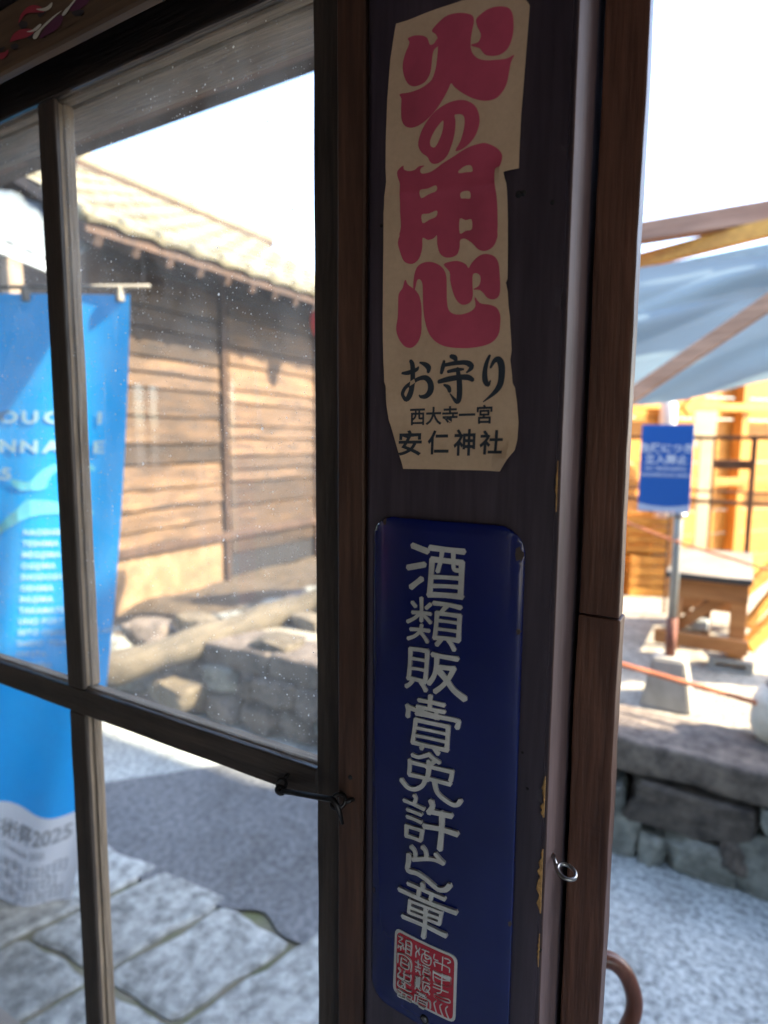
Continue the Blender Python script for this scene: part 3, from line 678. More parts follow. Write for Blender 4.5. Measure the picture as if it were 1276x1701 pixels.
a1 = aty(1040, 864, 2.9); m1 = Vector((sx, sy-0.022, aty(1108, 897, sy).z)); e1 = aty(1290, 948, 1.9+0.35)
rope('barrier_rope', m1, e1+(e1-m1)*0.8, 0.004, 0.0055, 'thin orange rope running from the notice pipe toward the wooden frame')
rope('barrier_rope', Vector((-0.95, 3.3, 1.2)), m1, 0.01, 0.0055, 'thin orange rope running from the notice pipe back behind the door post')
st_ = tube('rope_stake', [(a.x-2.2*d.x, 2.13, TZ-0.05), (a.x-2.2*d.x, 2.13, a.z-2.2*d.z+0.05)], 0.014, 'rust'); tag(st_, 'rusty iron stake holding the far end of the thick barrier rope', 'stake')
# wooden trestle bench standing on concrete blocks
be = root('trestle_bench', (-0.13, 3.0, TZ), 'orange wooden trestle bench with a pale board top on a concrete block', 'bench')
yF, yB = 2.90, 3.72; bx0, bx1 = -0.30, 0.045; zt = 0.85
box('top_board', bx0-0.015, bx1+0.01, yF-0.02, yB, zt-0.004, zt+0.018, 'grey_board', be, 0.003)
box('edge_strip', bx0-0.016, bx1+0.011, yF-0.028, yF-0.021, zt-0.010, zt+0.017, 'black_edge', be)
box('apron', bx0, bx1, yF-0.005, yF+0.035, zt-0.105, zt-0.012, 'bench_wood', be, 0.003)
for xx in (bx0, bx1-0.075):
    for yy in (yF, yB-0.09): box('leg', xx+0.002, xx+0.06 if xx == bx0 else xx+0.073, yy+0.001, yy+0.07, 0.475, zt-0.012, 'bench_wood', be, 0.003)
box('stretcher', bx0-0.05, bx1+0.012, yF-0.036, yF-0.001, 0.505, 0.575, 'bench_wood', be, 0.003)
box('stretcher', bx0, bx1, yB-0.1, yB-0.06, 0.52, 0.58, 'bench_wood', be, 0.003)
bar('brace', (bx0+0.05, yF+0.04, 0.59), (bx1-0.09, yF+0.04, 0.77), 0.03, 0.05, 'bench_wood', be)
box('centre_leg', -0.155, -0.115, yF+0.25, yF+0.29, 0.45, zt-0.02, 'rack_wood', be, 0.003)
for (xx, yy) in ((bx1-0.15, yF-0.03), (bx0-0.02, yF+0.5)):
    o = root('concrete_block', (xx+0.09, yy+0.06, TZ), 'hollow grey concrete block under the ' + ('near right leg of the trestle bench' if xx > -0.2 else 'left side of the trestle bench'), 'block')
    bm = bmesh.new(); W_, D_, H_ = 0.19, 0.10, 0.062; X0, Y0, Z0 = xx, yy, TZ-0.006
    for (a_, b_, c_, d_) in ((0, W_, 0, 0.018), (0, W_, 0.044, 0.062)): bmbox(bm, X0, X0+W_, Y0, Y0+D_, Z0+c_, Z0+d_, 0.002)
    for xx2 in (0, 0.16): bmbox(bm, X0+xx2, X0+xx2+0.03, Y0+0.001, Y0+D_-0.001, Z0+0.0175, Z0+0.0445)
    frombm('block_shell', bm, 'concrete', o)
# tool box under the bench
o = box('metal_box', -0.20, -0.115, yF+0.05, yF+0.12, 0.576, 0.625, 'galv', None, 0.006); tag(o, 'small grey metal box resting on the bench stretcher', 'box')
# tall brown rack behind the bench
rk = root('frame_rack', (0.0, 3.75, TZ), 'tall thin brown wooden rack frame behind the trestle bench', 'rack')
yk = 3.78
def rkx(px, py): return aty(px, py, yk)
pr = rkx(1254, 730); pl = rkx(1188, 730); pll = rkx(1120, 730)
for q, w in ((pr, 0.030), (pl, 0.016), (pll, 0.016)): box('upright', q.x-w/2, q.x+w/2, yk-w/2, yk+w/2, TZ, 1.545 if w > .02 else 1.53, 'rack_wood', rk, 0.002)
for py, h in ((727, 0.024), (818, 0.014), (836, 0.022)):
    z = rkx(1220, py).z; box('rail', pll.x-0.3, pr.x+0.9, yk+0.016, yk+0.034, z-h/2, z+h/2, 'rack_wood', rk, 0.002)
box('upright', pr.x+0.88, pr.x+0.91, yk-0.015, yk+0.015, TZ, 1.545, 'rack_wood', rk, 0.002)
box('upright', pll.x-0.32, pll.x-0.29, yk-0.015, yk+0.015, TZ, 1.545, 'rack_wood', rk, 0.002)
bar('shelf_bar', (pl.x, yk+0.045, rkx(1220, 772).z), (pr.x, yk+0.045, rkx(1220, 772).z), 0.02, 0.055, 'rack_wood', rk)
# slanting timbers stacked to the right of the bench
for i, (pa, pb_, y1_, w) in enumerate((((1240, 1075), (1330, 985), 3.05, 0.05), ((1232, 985), (1330, 905), 3.3, 0.045), ((1240, 1040), (1330, 930), 3.5, 0.04))):
    a = aty(*pa, y1_); b2 = aty(*pb_, y1_+0.25)
    o = bar('leaning_timber', a, b2, w, w*1.4, 'ochre_wood'); tag(o, ['lowest of three orange timbers leaning beside the trestle bench', 'topmost of three orange timbers leaning beside the trestle bench', 'middle orange timber leaning beside the trestle bench'][i], 'timber', 'timbers leaning by the bench')
# canopy: purlin, brace, rafters, tarpaulin
cn = root('canopy_frame', (0.0, 3.4, TZ), 'rough timber canopy frame carrying the grey tarpaulin', 'canopy frame')
z = aty(1170, 378, 3.4).z
bar('purlin', aty(1040, 396, 3.4)+Vector((-1.0, 0, 0)), aty(1276, 361, 3.4)+Vector((2.2, 0, 0.05)), 0.09, 0.105, 'canopy_wood', cn)
bar('rafter', aty(1040, 440, 3.55), aty(1290, 378, 3.30)+Vector((0.3, -0.05, 0.03)), 0.05, 0.085, 'ochre_wood', cn)
bar('brace', aty(1030, 672, 3.02)+Vector((-0.25, 0, -0.17)), aty(1300, 486, 3.02)+Vector((0.5, 0, 0.35)), 0.05, 0.075, 'brace_wood', cn)
for xx in (-1.35, 1.7): box('post', xx-0.05, xx+0.05, 3.34, 3.44, TZ-0.02, 2.72, 'canopy_wood', cn, 0.006)
bar('tie_beam', (-1.35, 3.02, 1.55), (-1.35, 3.44, 1.55), 0.05, 0.07, 'canopy_wood', cn); box('post', -1.40, -1.31, 2.98, 3.06, TZ-0.02, 1.7, 'canopy_wood', cn, 0.006)
box('post', 0.86, 0.94, 2.98, 3.06, TZ-0.02, 2.75, 'canopy_wood', cn, 0.006)
# tarpaulin: hangs from the purlin line in swags, bellies towards the lane
tL, tR = -1.25, 1.65; nu, nv = 110, 60; vs, fs = [], []
def tarp(u, v):
    x = tL+(tR-tL)*u
    top = 2.475-0.02*math.sin(u*9); bot = 1.735+0.10*(x+0.5)+0.045*math.sin(x*5.0+1.0)
    sagf = [0, 0]
    z = top+(bot-top)*v
    anchor = x+0.62
    cr_ = lambda q: 1-2*abs(math.sin(q/2))**0.7
    fold = 0.050*cr_(17*v*(1+0.35*anchor)-3.2*anchor+0.5)*math.exp(-((v-0.25)/0.30)**2)+0.065*math.sin(9.5*v+3.4*anchor+0.6)*(0.3+v)+0.022*cr_(21*v+6*anchor)*math.exp(-anchor*anchor*0.8)
    y = 3.33-0.10*math.sin(v*math.pi)-0.12*v+fold+0.02*noise.noise(Vector((x*3, z*3, 0)))
    z += 0.03*math.sin(x*4+v*5)*v
    return Vector((x, y, z))
for j in range(nv+1):
    for i in range(nu+1): vs.append(tarp(i/nu, j/nv))
for j in range(nv):
    for i in range(nu): fs.append([j*(nu+1)+i, j*(nu+1)+i+1, (j+1)*(nu+1)+i+1, (j+1)*(nu+1)+i])
o = mk('tarpaulin', vs, fs, 'tarp', None, True); tag(o, 'grey blue tarpaulin hanging in folds from the timber canopy', 'tarpaulin')
# open wooden shed in full sun behind, turned so that its wall faces the sun
shd = root('open_shed', (-0.1, 5.6, TZ), 'sunlit open shed of orange timber behind the rack', 'shed')
MS = Matrix.Translation((0.15, 5.6, TZ)) @ Matrix.Rotation(R(52), 4, 'Z')
rng = random.Random(5)
zz = 0.0
while zz < 2.2:
    h = rng.uniform(0.14, 0.2); box('plank', -2.2, 2.4, 0.0, 0.025, zz, zz+h-0.006, 'ochre_wood', shd, 0.003, mat4=MS); zz += h
for xx in (-2.15, -1.2, -0.45, 0.3, 1.1, 1.9): box('post', xx, xx+0.07, -0.09, -0.002, 0, 2.3, 'ochre_wood_z', shd, 0.004, mat4=MS)
for zz in (0.75, 1.32, 2.1): box('rail', -2.2, 2.4, -0.125, -0.092, zz, zz+0.06, 'ochre_wood', shd, 0.004, mat4=MS)
bar('brace', MS @ Vector((-1.1, -0.14, 1.3)), MS @ Vector((-0.3, -0.14, 2.1)), 0.03, 0.09, 'ochre_wood', shd)
bar('brace', MS @ Vector((0.3, -0.14, 1.3)), MS @ Vector((1.1, -0.14, 2.1)), 0.03, 0.09, 'ochre_wood', shd)
wp = [((1172, 775), 0.09, 0.42, 4.3, 'narrow pale plywood panel leaning behind the notice board'), ((1172, 703), 0.17, 0.17, 4.6, 'square pale plywood panel leaning above the narrow one'), ((1110, 690), 0.055, 0.20, 4.35, 'white plastic drum half hidden by the notice board')]
for i, ((px, py), w, h, Y, lab) in enumerate(wp):
    p = aty(px, py, Y)
    if i == 2: o = tube('plastic_drum', [(p.x, p.y, TZ), (p.x, p.y, p.z-h*0.2), (p.x, p.y, p.z+h*0.35), (p.x, p.y, p.z+h*0.5)], [w, w, w, w*0.7], 'white_paint', None, 18)
    else: o = box('plywood_panel', p.x-w/2, p.x+w/2, p.y, p.y+0.02, (TZ if i == 0 else p.z-h), p.z+h/2, 'ply_pale', None, 0.003, mat4=Matrix.Translation(p) @ Matrix.Rotation(R(35), 4, 'Z') @ Matrix.Translation(-p))
    tag(o, lab, 'drum' if i == 2 else 'panel')
# reddish cabinet and crates left of the bench, a white foam box in the sun
p = aty(1078, 690, 4.7); o = box('cabinet', p.x-0.10, p.x+0.075, p.y, p.y+0.4, TZ, p.z+0.2, 'rack_wood', None, 0.004); tag(o, 'reddish brown cabinet standing under the tarpaulin edge', 'cabinet')
def crate(p, w, h, dth, rz, mat, lab):
    o = root('crate', (p.x, p.y, p.z), lab, 'crate', 'slatted crates under the canopy'); Mx = Matrix.Translation(p) @ Matrix.Rotation(rz, 4, 'Z')
    for k in range(4):
        z = h*k/4
        box('slat', -w/2, w/2, -dth/2, -dth/2+0.012, z, z+h/4-0.012, mat, o, 0.002, mat4=Mx); box('slat', -w/2, w/2, dth/2-0.012, dth/2, z, z+h/4-0.012, mat, o, 0.002, mat4=Mx)
        box('slat', w/2-0.012, w/2, -dth/2+0.013, dth/2-0.013, z, z+h/4-0.012, mat, o, 0.002, mat4=Mx); box('slat', -w/2, -w/2+0.012, -dth/2+0.013, dth/2-0.013, z, z+h/4-0.012, mat, o, 0.002, mat4=Mx)
    for sx_ in (-1, 1):
        for sy_ in (-1, 1): box('corner_post', sx_*(w/2-0.027)-0.012, sx_*(w/2-0.027)+0.012, sy_*(dth/2-0.027)-0.012, sy_*(dth/2-0.027)+0.012, 0.001, h-0.002, mat, o, mat4=Mx)
    box('base', -w/2+0.013, w/2-0.013, -dth/2+0.013, dth/2-0.013, 0.002, 0.012, mat, o, mat4=Mx)
q = aty(1075, 930, 4.2)
crate(Vector((q.x-0.02, 4.35, TZ)), 0.34, 0.30, 0.3, 0.5, 'ochre_wood', 'lower slatted wooden crate of the stack left of the trestle bench')
crate(Vector((q.x-0.03, 4.36, TZ+0.31)), 0.32, 0.26, 0.28, 0.3, 'ochre_wood', 'upper slatted wooden crate stacked behind the notice pipe')
# cream sack at the terrace edge, cut by the picture's right side
p = aty(1300, 1168, 2.16)
sk_ = root('cream_sack', (p.x, p.y, TZ), 'cream cloth sack slumped at the edge of the gravel terrace', 'sack')
bm = bmesh.new(); bmesh.ops.create_icosphere(bm, subdivisions=4, radius=1.0)
for v in bm.verts:
    d = v.co.normalized(); q = Vector([math.copysign(abs(a_)**0.75, a_) for a_ in d]); taper = 1-0.25*max(0, d.z)
    k = 1+0.06*noise.noise(d*2.2)+0.05*math.sin(6*math.atan2(d.y, d.x)+3*d.z)*(1-abs(d.z))-0.05*math.exp(-((d.z-0.15)/0.06)**2)
    v.co = Vector((p.x+q.x*0.098*taper*k, p.y+q.y*0.10*taper*k, TZ+0.11+q.z*0.115*k))
frombm('sack_body', bm, 'sack_cloth', sk_, True)
tube('tie_cord', [(p.x+0.052*math.cos(a_*0.5236), p.y+0.052*math.sin(a_*0.5236), TZ+0.213) for a_ in range(12)], 0.005, 'black_edge', sk_, 6, closed=True)
tube('sack_neck', [(p.x, p.y, TZ+0.205), (p.x+0.005, p.y, TZ+0.235), (p.x+0.015, p.y-0.01, TZ+0.27)], [0.050, 0.045, 0.062], 'sack_cloth', sk_, 14)

# ------------------------------------------------------------------ added house out of view, placed and sized to shade the lane
nb = root('shade_house', (6.2, 0.6, 0), 'unseen plastered two storey house added on the right to shade the lane', 'house')
box('wall', 4.6, 8.0, -2.2, 3.62, -0.02, 6.4, 'house_plaster', nb)
NR = lambda x, y, z: (x+2.0, y, z+1.2)
mk('roof', [NR(*p) for p in [(2.1, -2.6, 5.1), (2.1, 3.80, 5.1), (4.3, 3.80, 6.4), (4.3, -2.6, 6.4), (6.5, -2.6, 5.1), (6.5, 3.80, 5.1), (2.1, -2.6, 5.02), (2.1, 3.80, 5.02), (6.5, -2.6, 5.02), (6.5, 3.80, 5.02)]],
   [[0, 1, 2, 3], [3, 2, 5, 4], [6, 8, 9, 7], [0, 6, 7, 1], [4, 5, 9, 8], [1, 7, 9, 5, 2], [0, 3, 4, 8, 6]], 'tile_roof', nb)
for y in (-1.4, 0.6):
    for z in (1.0, 3.8):
        w_ = box('window', 4.57, 4.598, y, y+0.8, z, z+1.0, 'sash_wood', nb, 0.004); box('pane', 4.562, 4.568, y+0.06, y+0.74, z+0.06, z+0.94, 'clear_glass', w_)

# ------------------------------------------------------------------ the shop we stand in: shell
WX0 = -1.30                                   # left end of the window
struct(box('floor', -3.2, 2.5, -4.6, -0.02, -0.02, 0.06, 'pale_floor'))
struct(box('ceiling', -3.2, 2.5, -4.6, 0.02, 2.52, 2.56, 'board_wood'))
struct(box('wall_front', -3.2, WX0, 0.0, 0.12, 0, 1.90, 'plaster')); struct(box('wall_front', -3.2, WX0, 0.0, 0.12, 2.101, 2.52, 'plaster'))
struct(box('wall_front', WX0+0.001, -0.262, 0.02, 0.12, 0, 0.45, 'plaster'))
struct(box('wall_front', WX0+0.001, -0.262, 0.02, 0.12, 2.10, 2.52, 'plaster'))
struct(box('wall_front', -0.05, 2.5, 0.02, 0.12, 2.12, 2.52, 'plaster'))
# side wall with a slit window (it shows mirrored in the pane); the other openings are added for light and reflections
LX = -3.2
wy0, wy1, wz0, wz1 = -2.25, -2.00, 1.32, 1.84
struct(box('wall_left', LX-0.1, LX-0.001, -4.6, -3.10, 0, 2.52, 'plaster')); struct(box('wall_left', LX-0.1, LX-0.001, -3.10, -2.80, 1.95, 2.52, 'plaster')); struct(box('wall_left', LX-0.1, LX-0.001, -2.80, wy0, 0, 2.52, 'plaster')); struct(box('wall_left', LX-0.1, LX-0.001, wy1, 0.12, 0, 2.52, 'plaster'))
struct(box('wall_left', LX-0.1, LX-0.001, wy0, wy1, 0, wz0, 'plaster')); struct(box('wall_left', LX-0.1, LX-0.001, wy0, wy1, wz1, 2.52, 'plaster'))
sw = box('slit_window', LX-0.06, LX-0.03, (wy0+wy1)/2-0.012, (wy0+wy1)/2+0.012, wz0, wz1, 'sash_wood'); tag(sw, 'narrow side window mullion seen mirrored in the glass', 'window')
box('rail', LX-0.055, LX-0.035, wy0, wy1, 1.54, 1.555, 'sash_wood', sw)
for y0_, y1_, z0_, z1_ in ((-4.6, -3.9, 0, 2.52), (-0.5, 0.12, 0, 2.52), (-3.9, -0.5, 0, 0.5), (-3.9, -0.5, 1.85, 2.52)): struct(box('wall_right', 2.5, 2.6, y0_, y1_, z0_, z1_, 'plaster'))
BO0, BO1, BOH = 1.6, 2.4, 2.0
struct(box('wall_back', -3.3, -0.48, -4.7, -4.6, 0, 2.52, 'plaster')); struct(box('wall_back', -0.48, -0.43, -4.7, -4.6, 2.0, 2.52, 'plaster')); struct(box('wall_back', -0.43, BO0, -4.7, -4.6, 0, 2.52, 'plaster')); struct(box('wall_back', BO1, 2.6, -4.7, -4.6, 0, 2.52, 'plaster')); struct(box('wall_back', BO0, BO1, -4.7, -4.6, BOH, 2.52, 'plaster'))
ct = root('streak_curtain', (LX-0.05, -2.95, 0.3), 'unseen red cloth curtain added for its reflection in the enamel plate', 'curtain')  # added out of view so the plate mirrors a red streak
tube('rod', [(LX-0.05, -3.12, 1.93), (LX-0.05, -2.78, 1.93)], 0.01, 'iron', ct, 8)
vs = [(LX-0.05+0.012*math.sin(i*1.3), -3.09+0.20*i/16, z) for z in (0.25, 1.92) for i in range(17)]
mk('cloth', vs, [[i, i+1, i+18, i+17] for i in range(16)], 'curtain_red', ct, True)
# roof over the shop and its eave
ev = root('shop_eave', (-0.5, 0.5, 2.4), 'dark board eave over the shopfront with a brown purlin', 'eave')
EY, EZ, SLP = 0.95, 2.43, 0.36
for k in range(9):
    ya = EY-k*0.125; yb2 = ya-0.118; za = EZ+(EY-ya)*SLP; zb = EZ+(EY-yb2)*SLP; th_ = 0.016
    mk('eave_board', [(-4, ya, za), (2.6, ya, za), (2.6, yb2, zb), (-4, yb2, zb), (-4, ya, za+th_), (2.6, ya, za+th_), (2.6, yb2, zb+th_), (-4, yb2, zb+th_)],
       [[0, 1, 2, 3][::-1], [4, 5, 6, 7], [0, 4, 5, 1][::-1], [2, 6, 7, 3][::-1], [0, 3, 7, 4], [1, 5, 6, 2][::-1]], 'eave_wood', ev)
mk('roof_deck', [(-4, EY+0.02, EZ+0.02), (2.6, EY+0.02, EZ+0.02), (2.6, -2.3, EZ+1.19), (-4, -2.3, EZ+1.19), (-4, -5.5, EZ+0.05), (2.6, -5.5, EZ+0.05), (-4, EY+0.02, EZ+0.07), (2.6, EY+0.02, EZ+0.07), (2.6, -2.3, EZ+1.25), (-4, -2.3, EZ+1.25), (-4, -5.5, EZ+0.1), (2.6, -5.5, EZ+0.1)],
   [[0, 1, 2, 3], [3, 2, 5, 4], [6, 9, 8, 7], [9, 10, 11, 8], [0, 6, 7, 1], [4, 5, 11, 10], [0, 3, 9, 6], [1, 7, 8, 2], [3, 4, 10, 9], [2, 8, 11, 5]], 'tile_roof', ev)
zp = aty(523, 74, 0.80).z
bar('purlin', (-4, 0.80, zp+0.048), (2.6, 0.80, zp+0.048), 0.085, 0.09, 'purlin_wood', ev, 0.006)
for x in (-3.3, -1.9, 0.9, 2.3): bar('bracket', (x, 0.12, 2.30), (x, 0.86, zp-0.012), 0.06, 0.08, 'eave_wood', ev)

# ------------------------------------------------------------------ door post, trim and jamb
def X(px, Y, py=850): return aty(px, py, Y).x
PXL, PXR = aty(611, 850, 0).x, aty(926, 850, 0).x
dp = root('door_post', ((PXL+PXR)/2, 0.06, 0.06), 'dark stained square timber door post between window and doorway', 'post')
# main post with chipped right-hand arris
bm = bmesh.new(); bmbox(bm, PXL, PXR, 0.0, 0.118, 0.06, 2.52, 0.0)
es = [e for e in bm.edges if all(v.co.y < 0.01 for v in e.verts) and abs(e.verts[0].co.x-e.verts[1].co.x) < 1e-5]
bmesh.ops.bevel(bm, geom=es, offset=0.0022, segments=2, affect='EDGES')
bmesh.ops.bisect_plane(bm, geom=bm.verts[:]+bm.edges[:]+bm.faces[:], plane_co=(PXR-0.007, 0, 0), plane_no=(1, 0, 0))
bmesh.ops.bisect_plane(bm, geom=bm.verts[:]+bm.edges[:]+bm.faces[:], plane_co=(0, 0.004, 0), plane_no=(0, 1, 0))
for i in range(1, 260):
    bmesh.ops.bisect_plane(bm, geom=bm.verts[:]+bm.edges[:]+bm.faces[:], plane_co=(0, 0, 0.9+i*0.0042), plane_no=(0, 0, 1))
for v in bm.verts:
    if v.co.x > PXR-0.0035 and v.co.y < 0.0035:
        n_ = noise.noise(Vector((0, 0, v.co.z*55)))+0.6*noise.noise(Vector((3, 0, v.co.z*160))); v.co.x -= max(0, n_-0.2)*0.0030; v.co.y += max(0, n_-0.2)*0.0014
frombm('post_body', bm, 'post_wood', dp)
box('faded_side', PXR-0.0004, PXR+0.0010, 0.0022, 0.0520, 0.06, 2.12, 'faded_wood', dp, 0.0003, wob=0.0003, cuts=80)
# bare ochre wood where paint and arris broke away
def chip(px, py0, py1, w, sd):
    lp = []; n = 14; za, zb = aty(px, py1, 0).z, aty(px, py0, 0).z
    xr = PXR-0.0006
    for i in range(n+1):
        s = i/n; z = za+(zb-za)*s; ww = w*math.sin(math.pi*min(1, max(0.03, s)))**0.6*(0.25+1.1*abs(noise.noise(Vector((sd, 0, z*210))))+0.35*abs(noise.noise(Vector((sd, 5, z*700))))); lp.append((xr-max(ww, 0.0004), z))
    lp += [(xr+0.0002, zb), (xr+0.0002, za)]
    sheet('bare_chip', [fill2d([lp])], 'chip_ochre', dp, lambda u, v, i: Vector((u, -0.0010-0.0006*abs(noise.noise(Vector((u*300, v*300, 0)))), v)), 0.0009)
chip(895, 1285, 1326, 0.0036, 1); chip(893, 1325, 1352, 0.0046, 2); chip(888, 1405, 1512, 0.0052, 3); chip(921, 765, 850, 0.0014, 4); chip(884, 1545, 1600, 0.0015, 7)
# nail holes and gouges on the face
for (px, py, r_) in ((918, 336, 0.0016), (862, 323, 0.0024), (870, 321, 0.002), (634, 375, 0.0012), (876, 1310, 0.0011), (868, 1250, 0.001), (897, 1580, 0.001), (640, 1660, 0.0012)):
    p = aty(px, py, 0); tube('nail_hole', [(p.x, -0.0004, p.z), (p.x, 0.004, p.z)], r_, 'shadow_gap', dp, 10)
# jamb boards in the doorway rebate: an upper and a lower length, joint open at 1020 px
JY = 0.060
jx = aty(1037, 850, JY).x
jd = root('door_jamb', (-0.06, JY+0.012, 0.06), 'reddish brown jamb board in the doorway rebate, pieced from two lengths', 'door jamb')
zj = aty(1005, 1026, JY).z
box('upper_length', PXR+0.0035, jx, JY, JY+0.017, zj+0.0006, 2.12, 'jamb_wood', jd, 0.0016, 2, wob=0.0007, cuts=120)
box('lower_length', PXR+0.0035, jx+0.0012, JY-0.0012, JY+0.021, 0.06, zj-0.0004, 'jamb_wood', jd, 0.0016, 2, wob=0.0012, cuts=160)
box('back_strip', PXR+0.0005, jx-0.012, JY+0.026, 0.115, 0.06, 2.12, 'trim_wood', jd)
# trim board and dark gap to the left of the post
tb = root('trim_board', (-0.28, 0.03, 0.06), 'narrow brown trim board left of the door post holding the latch eye', 'trim')
tx0, tx1 = X(560, 0.008), X(604, 0.008)
box('trim_face', tx0, tx1, 0.008, 0.05, 0.06, 2.10, 'trim_wood', tb, 0.0014, 1, wob=0.0005, cuts=60)
box('gap_strip', tx1+0.0005, PXL-0.0005, 0.012, 0.06, 0.06, 2.10, 'post_wood', tb, 0.001)
p = aty(582, 1291, 0.008); tube('nail_hole', [(p.x, 0.0074, p.z), (p.x, 0.012, p.z)], 0.0022, 'shadow_gap', tb, 10)
# ------------------------------------------------------------------ window sash
GY, FY, BY = 0.0385, 0.030, 0.055             # glass plane, inner face, outer face
ws = root('window_sash', (-0.75, 0.05, 0.45), 'dark wooden window sash with four dusty panes', 'window')
sxL = X(524, FY); stop_ = tx0+0.012
zr = aty(86.6, 161, FY).z                       # underside of the top rail
zm1, zm0 = aty(270, 1192, FY).z, aty(270, 1236, FY).z   # muntin top and bottom on the inner face
def wobble(bm, amp, ax):
    for v in bm.verts:
        d = noise.noise_vector(v.co*17)*amp; d[ax] = 0; v.co += d
def cutx(bm, lo, hi, n, ax):
    for i in range(1, n):
        co = [0, 0, 0]; no = [0, 0, 0]; no[ax] = 1; co[ax] = lo+(hi-lo)*i/n
        bmesh.ops.bisect_plane(bm, geom=bm.verts[:]+bm.edges[:]+bm.faces[:], plane_co=co, plane_no=no)
def rail(name, x0, x1, z0, z1, mat, extra=0.0):
    """inner bead, glass rebate and outer frame as one part"""
    bm = bmesh.new(); bmbox(bm, x0, x1, FY, GY-0.0025, z0, z1, 0.0012)
    bo = bmesh.new(); bmbox(bo, x0+0.0005, x1-0.0005, GY+0.0025, BY, z0-extra, z1+extra, 0.0022)
    bmbox(bo, x0+0.0025, x1-0.0025, GY-0.0024, GY+0.0026, z0+0.0025, z1-0.0025)
    ax_ = 0 if mat.endswith('_x') else 2; cutx(bo, (x0, 0, z0)[ax_], (x1, 0, z1)[ax_], 40, ax_); wobble(bo, 0.0006, ax_)
    frombm('outer_'+name, bo, 'grey_wood_x' if ax_ == 0 else 'grey_wood', ws)  # outer frame takes the paler wood, its daylight painted into the colour
    return bm
for nm, x0, x1 in (('stile', sxL, stop_), ('stile', WX0+0.003, WX0+0.045)):
    bm = rail(nm, x0, x1, 0.452, 2.098, 'sash_wood'); cutx(bm, 0.45, 2.1, 70, 2); wobble(bm, 0.0008, 2); frombm(nm, bm, 'sash_wood', ws)
ix0, ix1 = WX0+0.0455, sxL-0.0003
for nm, z0, z1 in (('top_rail', zr, zr+0.052), ('bottom_rail', 0.452, 0.51)):
    bm = rail(nm, ix0, ix1, z0, z1, 'sash_wood_x'); cutx(bm, ix0, ix1, 60, 0); wobble(bm, 0.0007, 0); frombm(nm, bm, 'sash_wood_x', ws)
# outer head pieces seen through the glass: daylight put into their paler colour
box('outer_head', WX0, stop_, BY+0.001, 0.108, zr-0.001, zr+0.09, 'grey_wood_x', ws, 0.002, wob=0.0008, cuts=60, axis=0)
box('drip_strip', WX0, stop_, 0.109, 0.119, zr+0.008, zr+0.09, 'purlin_wood', ws, 0.002)
# middle muntin with a sloping wet-looking top
bm = rail('muntin', ix0, ix1, zm0, zm1, 'sash_wood_x'); cutx(bm, ix0, ix1, 60, 0)
for v in bm.verts:
    if v.co.y < GY and v.co.z > zm1-0.002: v.co.z += (v.co.y-FY)*0.12
    if v.co.y > GY+0.002 and v.co.z > zm1-0.002: v.co.z += 0.004
wobble(bm, 0.0006, 0); frombm('muntin', bm, 'sash_wood_x', ws)
mx0, mx1 = X(86, FY, 640), X(113, FY, 640)
for z0, z1 in ((zm1+0.0006, zr-0.0006), (0.5105, zm0-0.0006)):
    bm = rail('mullion', mx0, mx1, z0, z1, 'sash_wood'); cutx(bm, z0, z1, 50, 2); wobble(bm, 0.0005, 2); frombm('mullion', bm, 'sash_wood', ws)
for (z0, z1, g) in ((zm1+0.001, zr-0.001, 'dusty_glass'), (0.511, zm0-0.001, 'clear_glass')):
    for x0, x1 in ((mx1-0.002, ix1+0.001), (ix0-0.001, mx0+0.002)):
        mk('pane', [(x0, GY, z0), (x1, GY, z0), (x1, GY, z1), (x0, GY, z1)], [[0, 1, 2, 3]], g, ws)
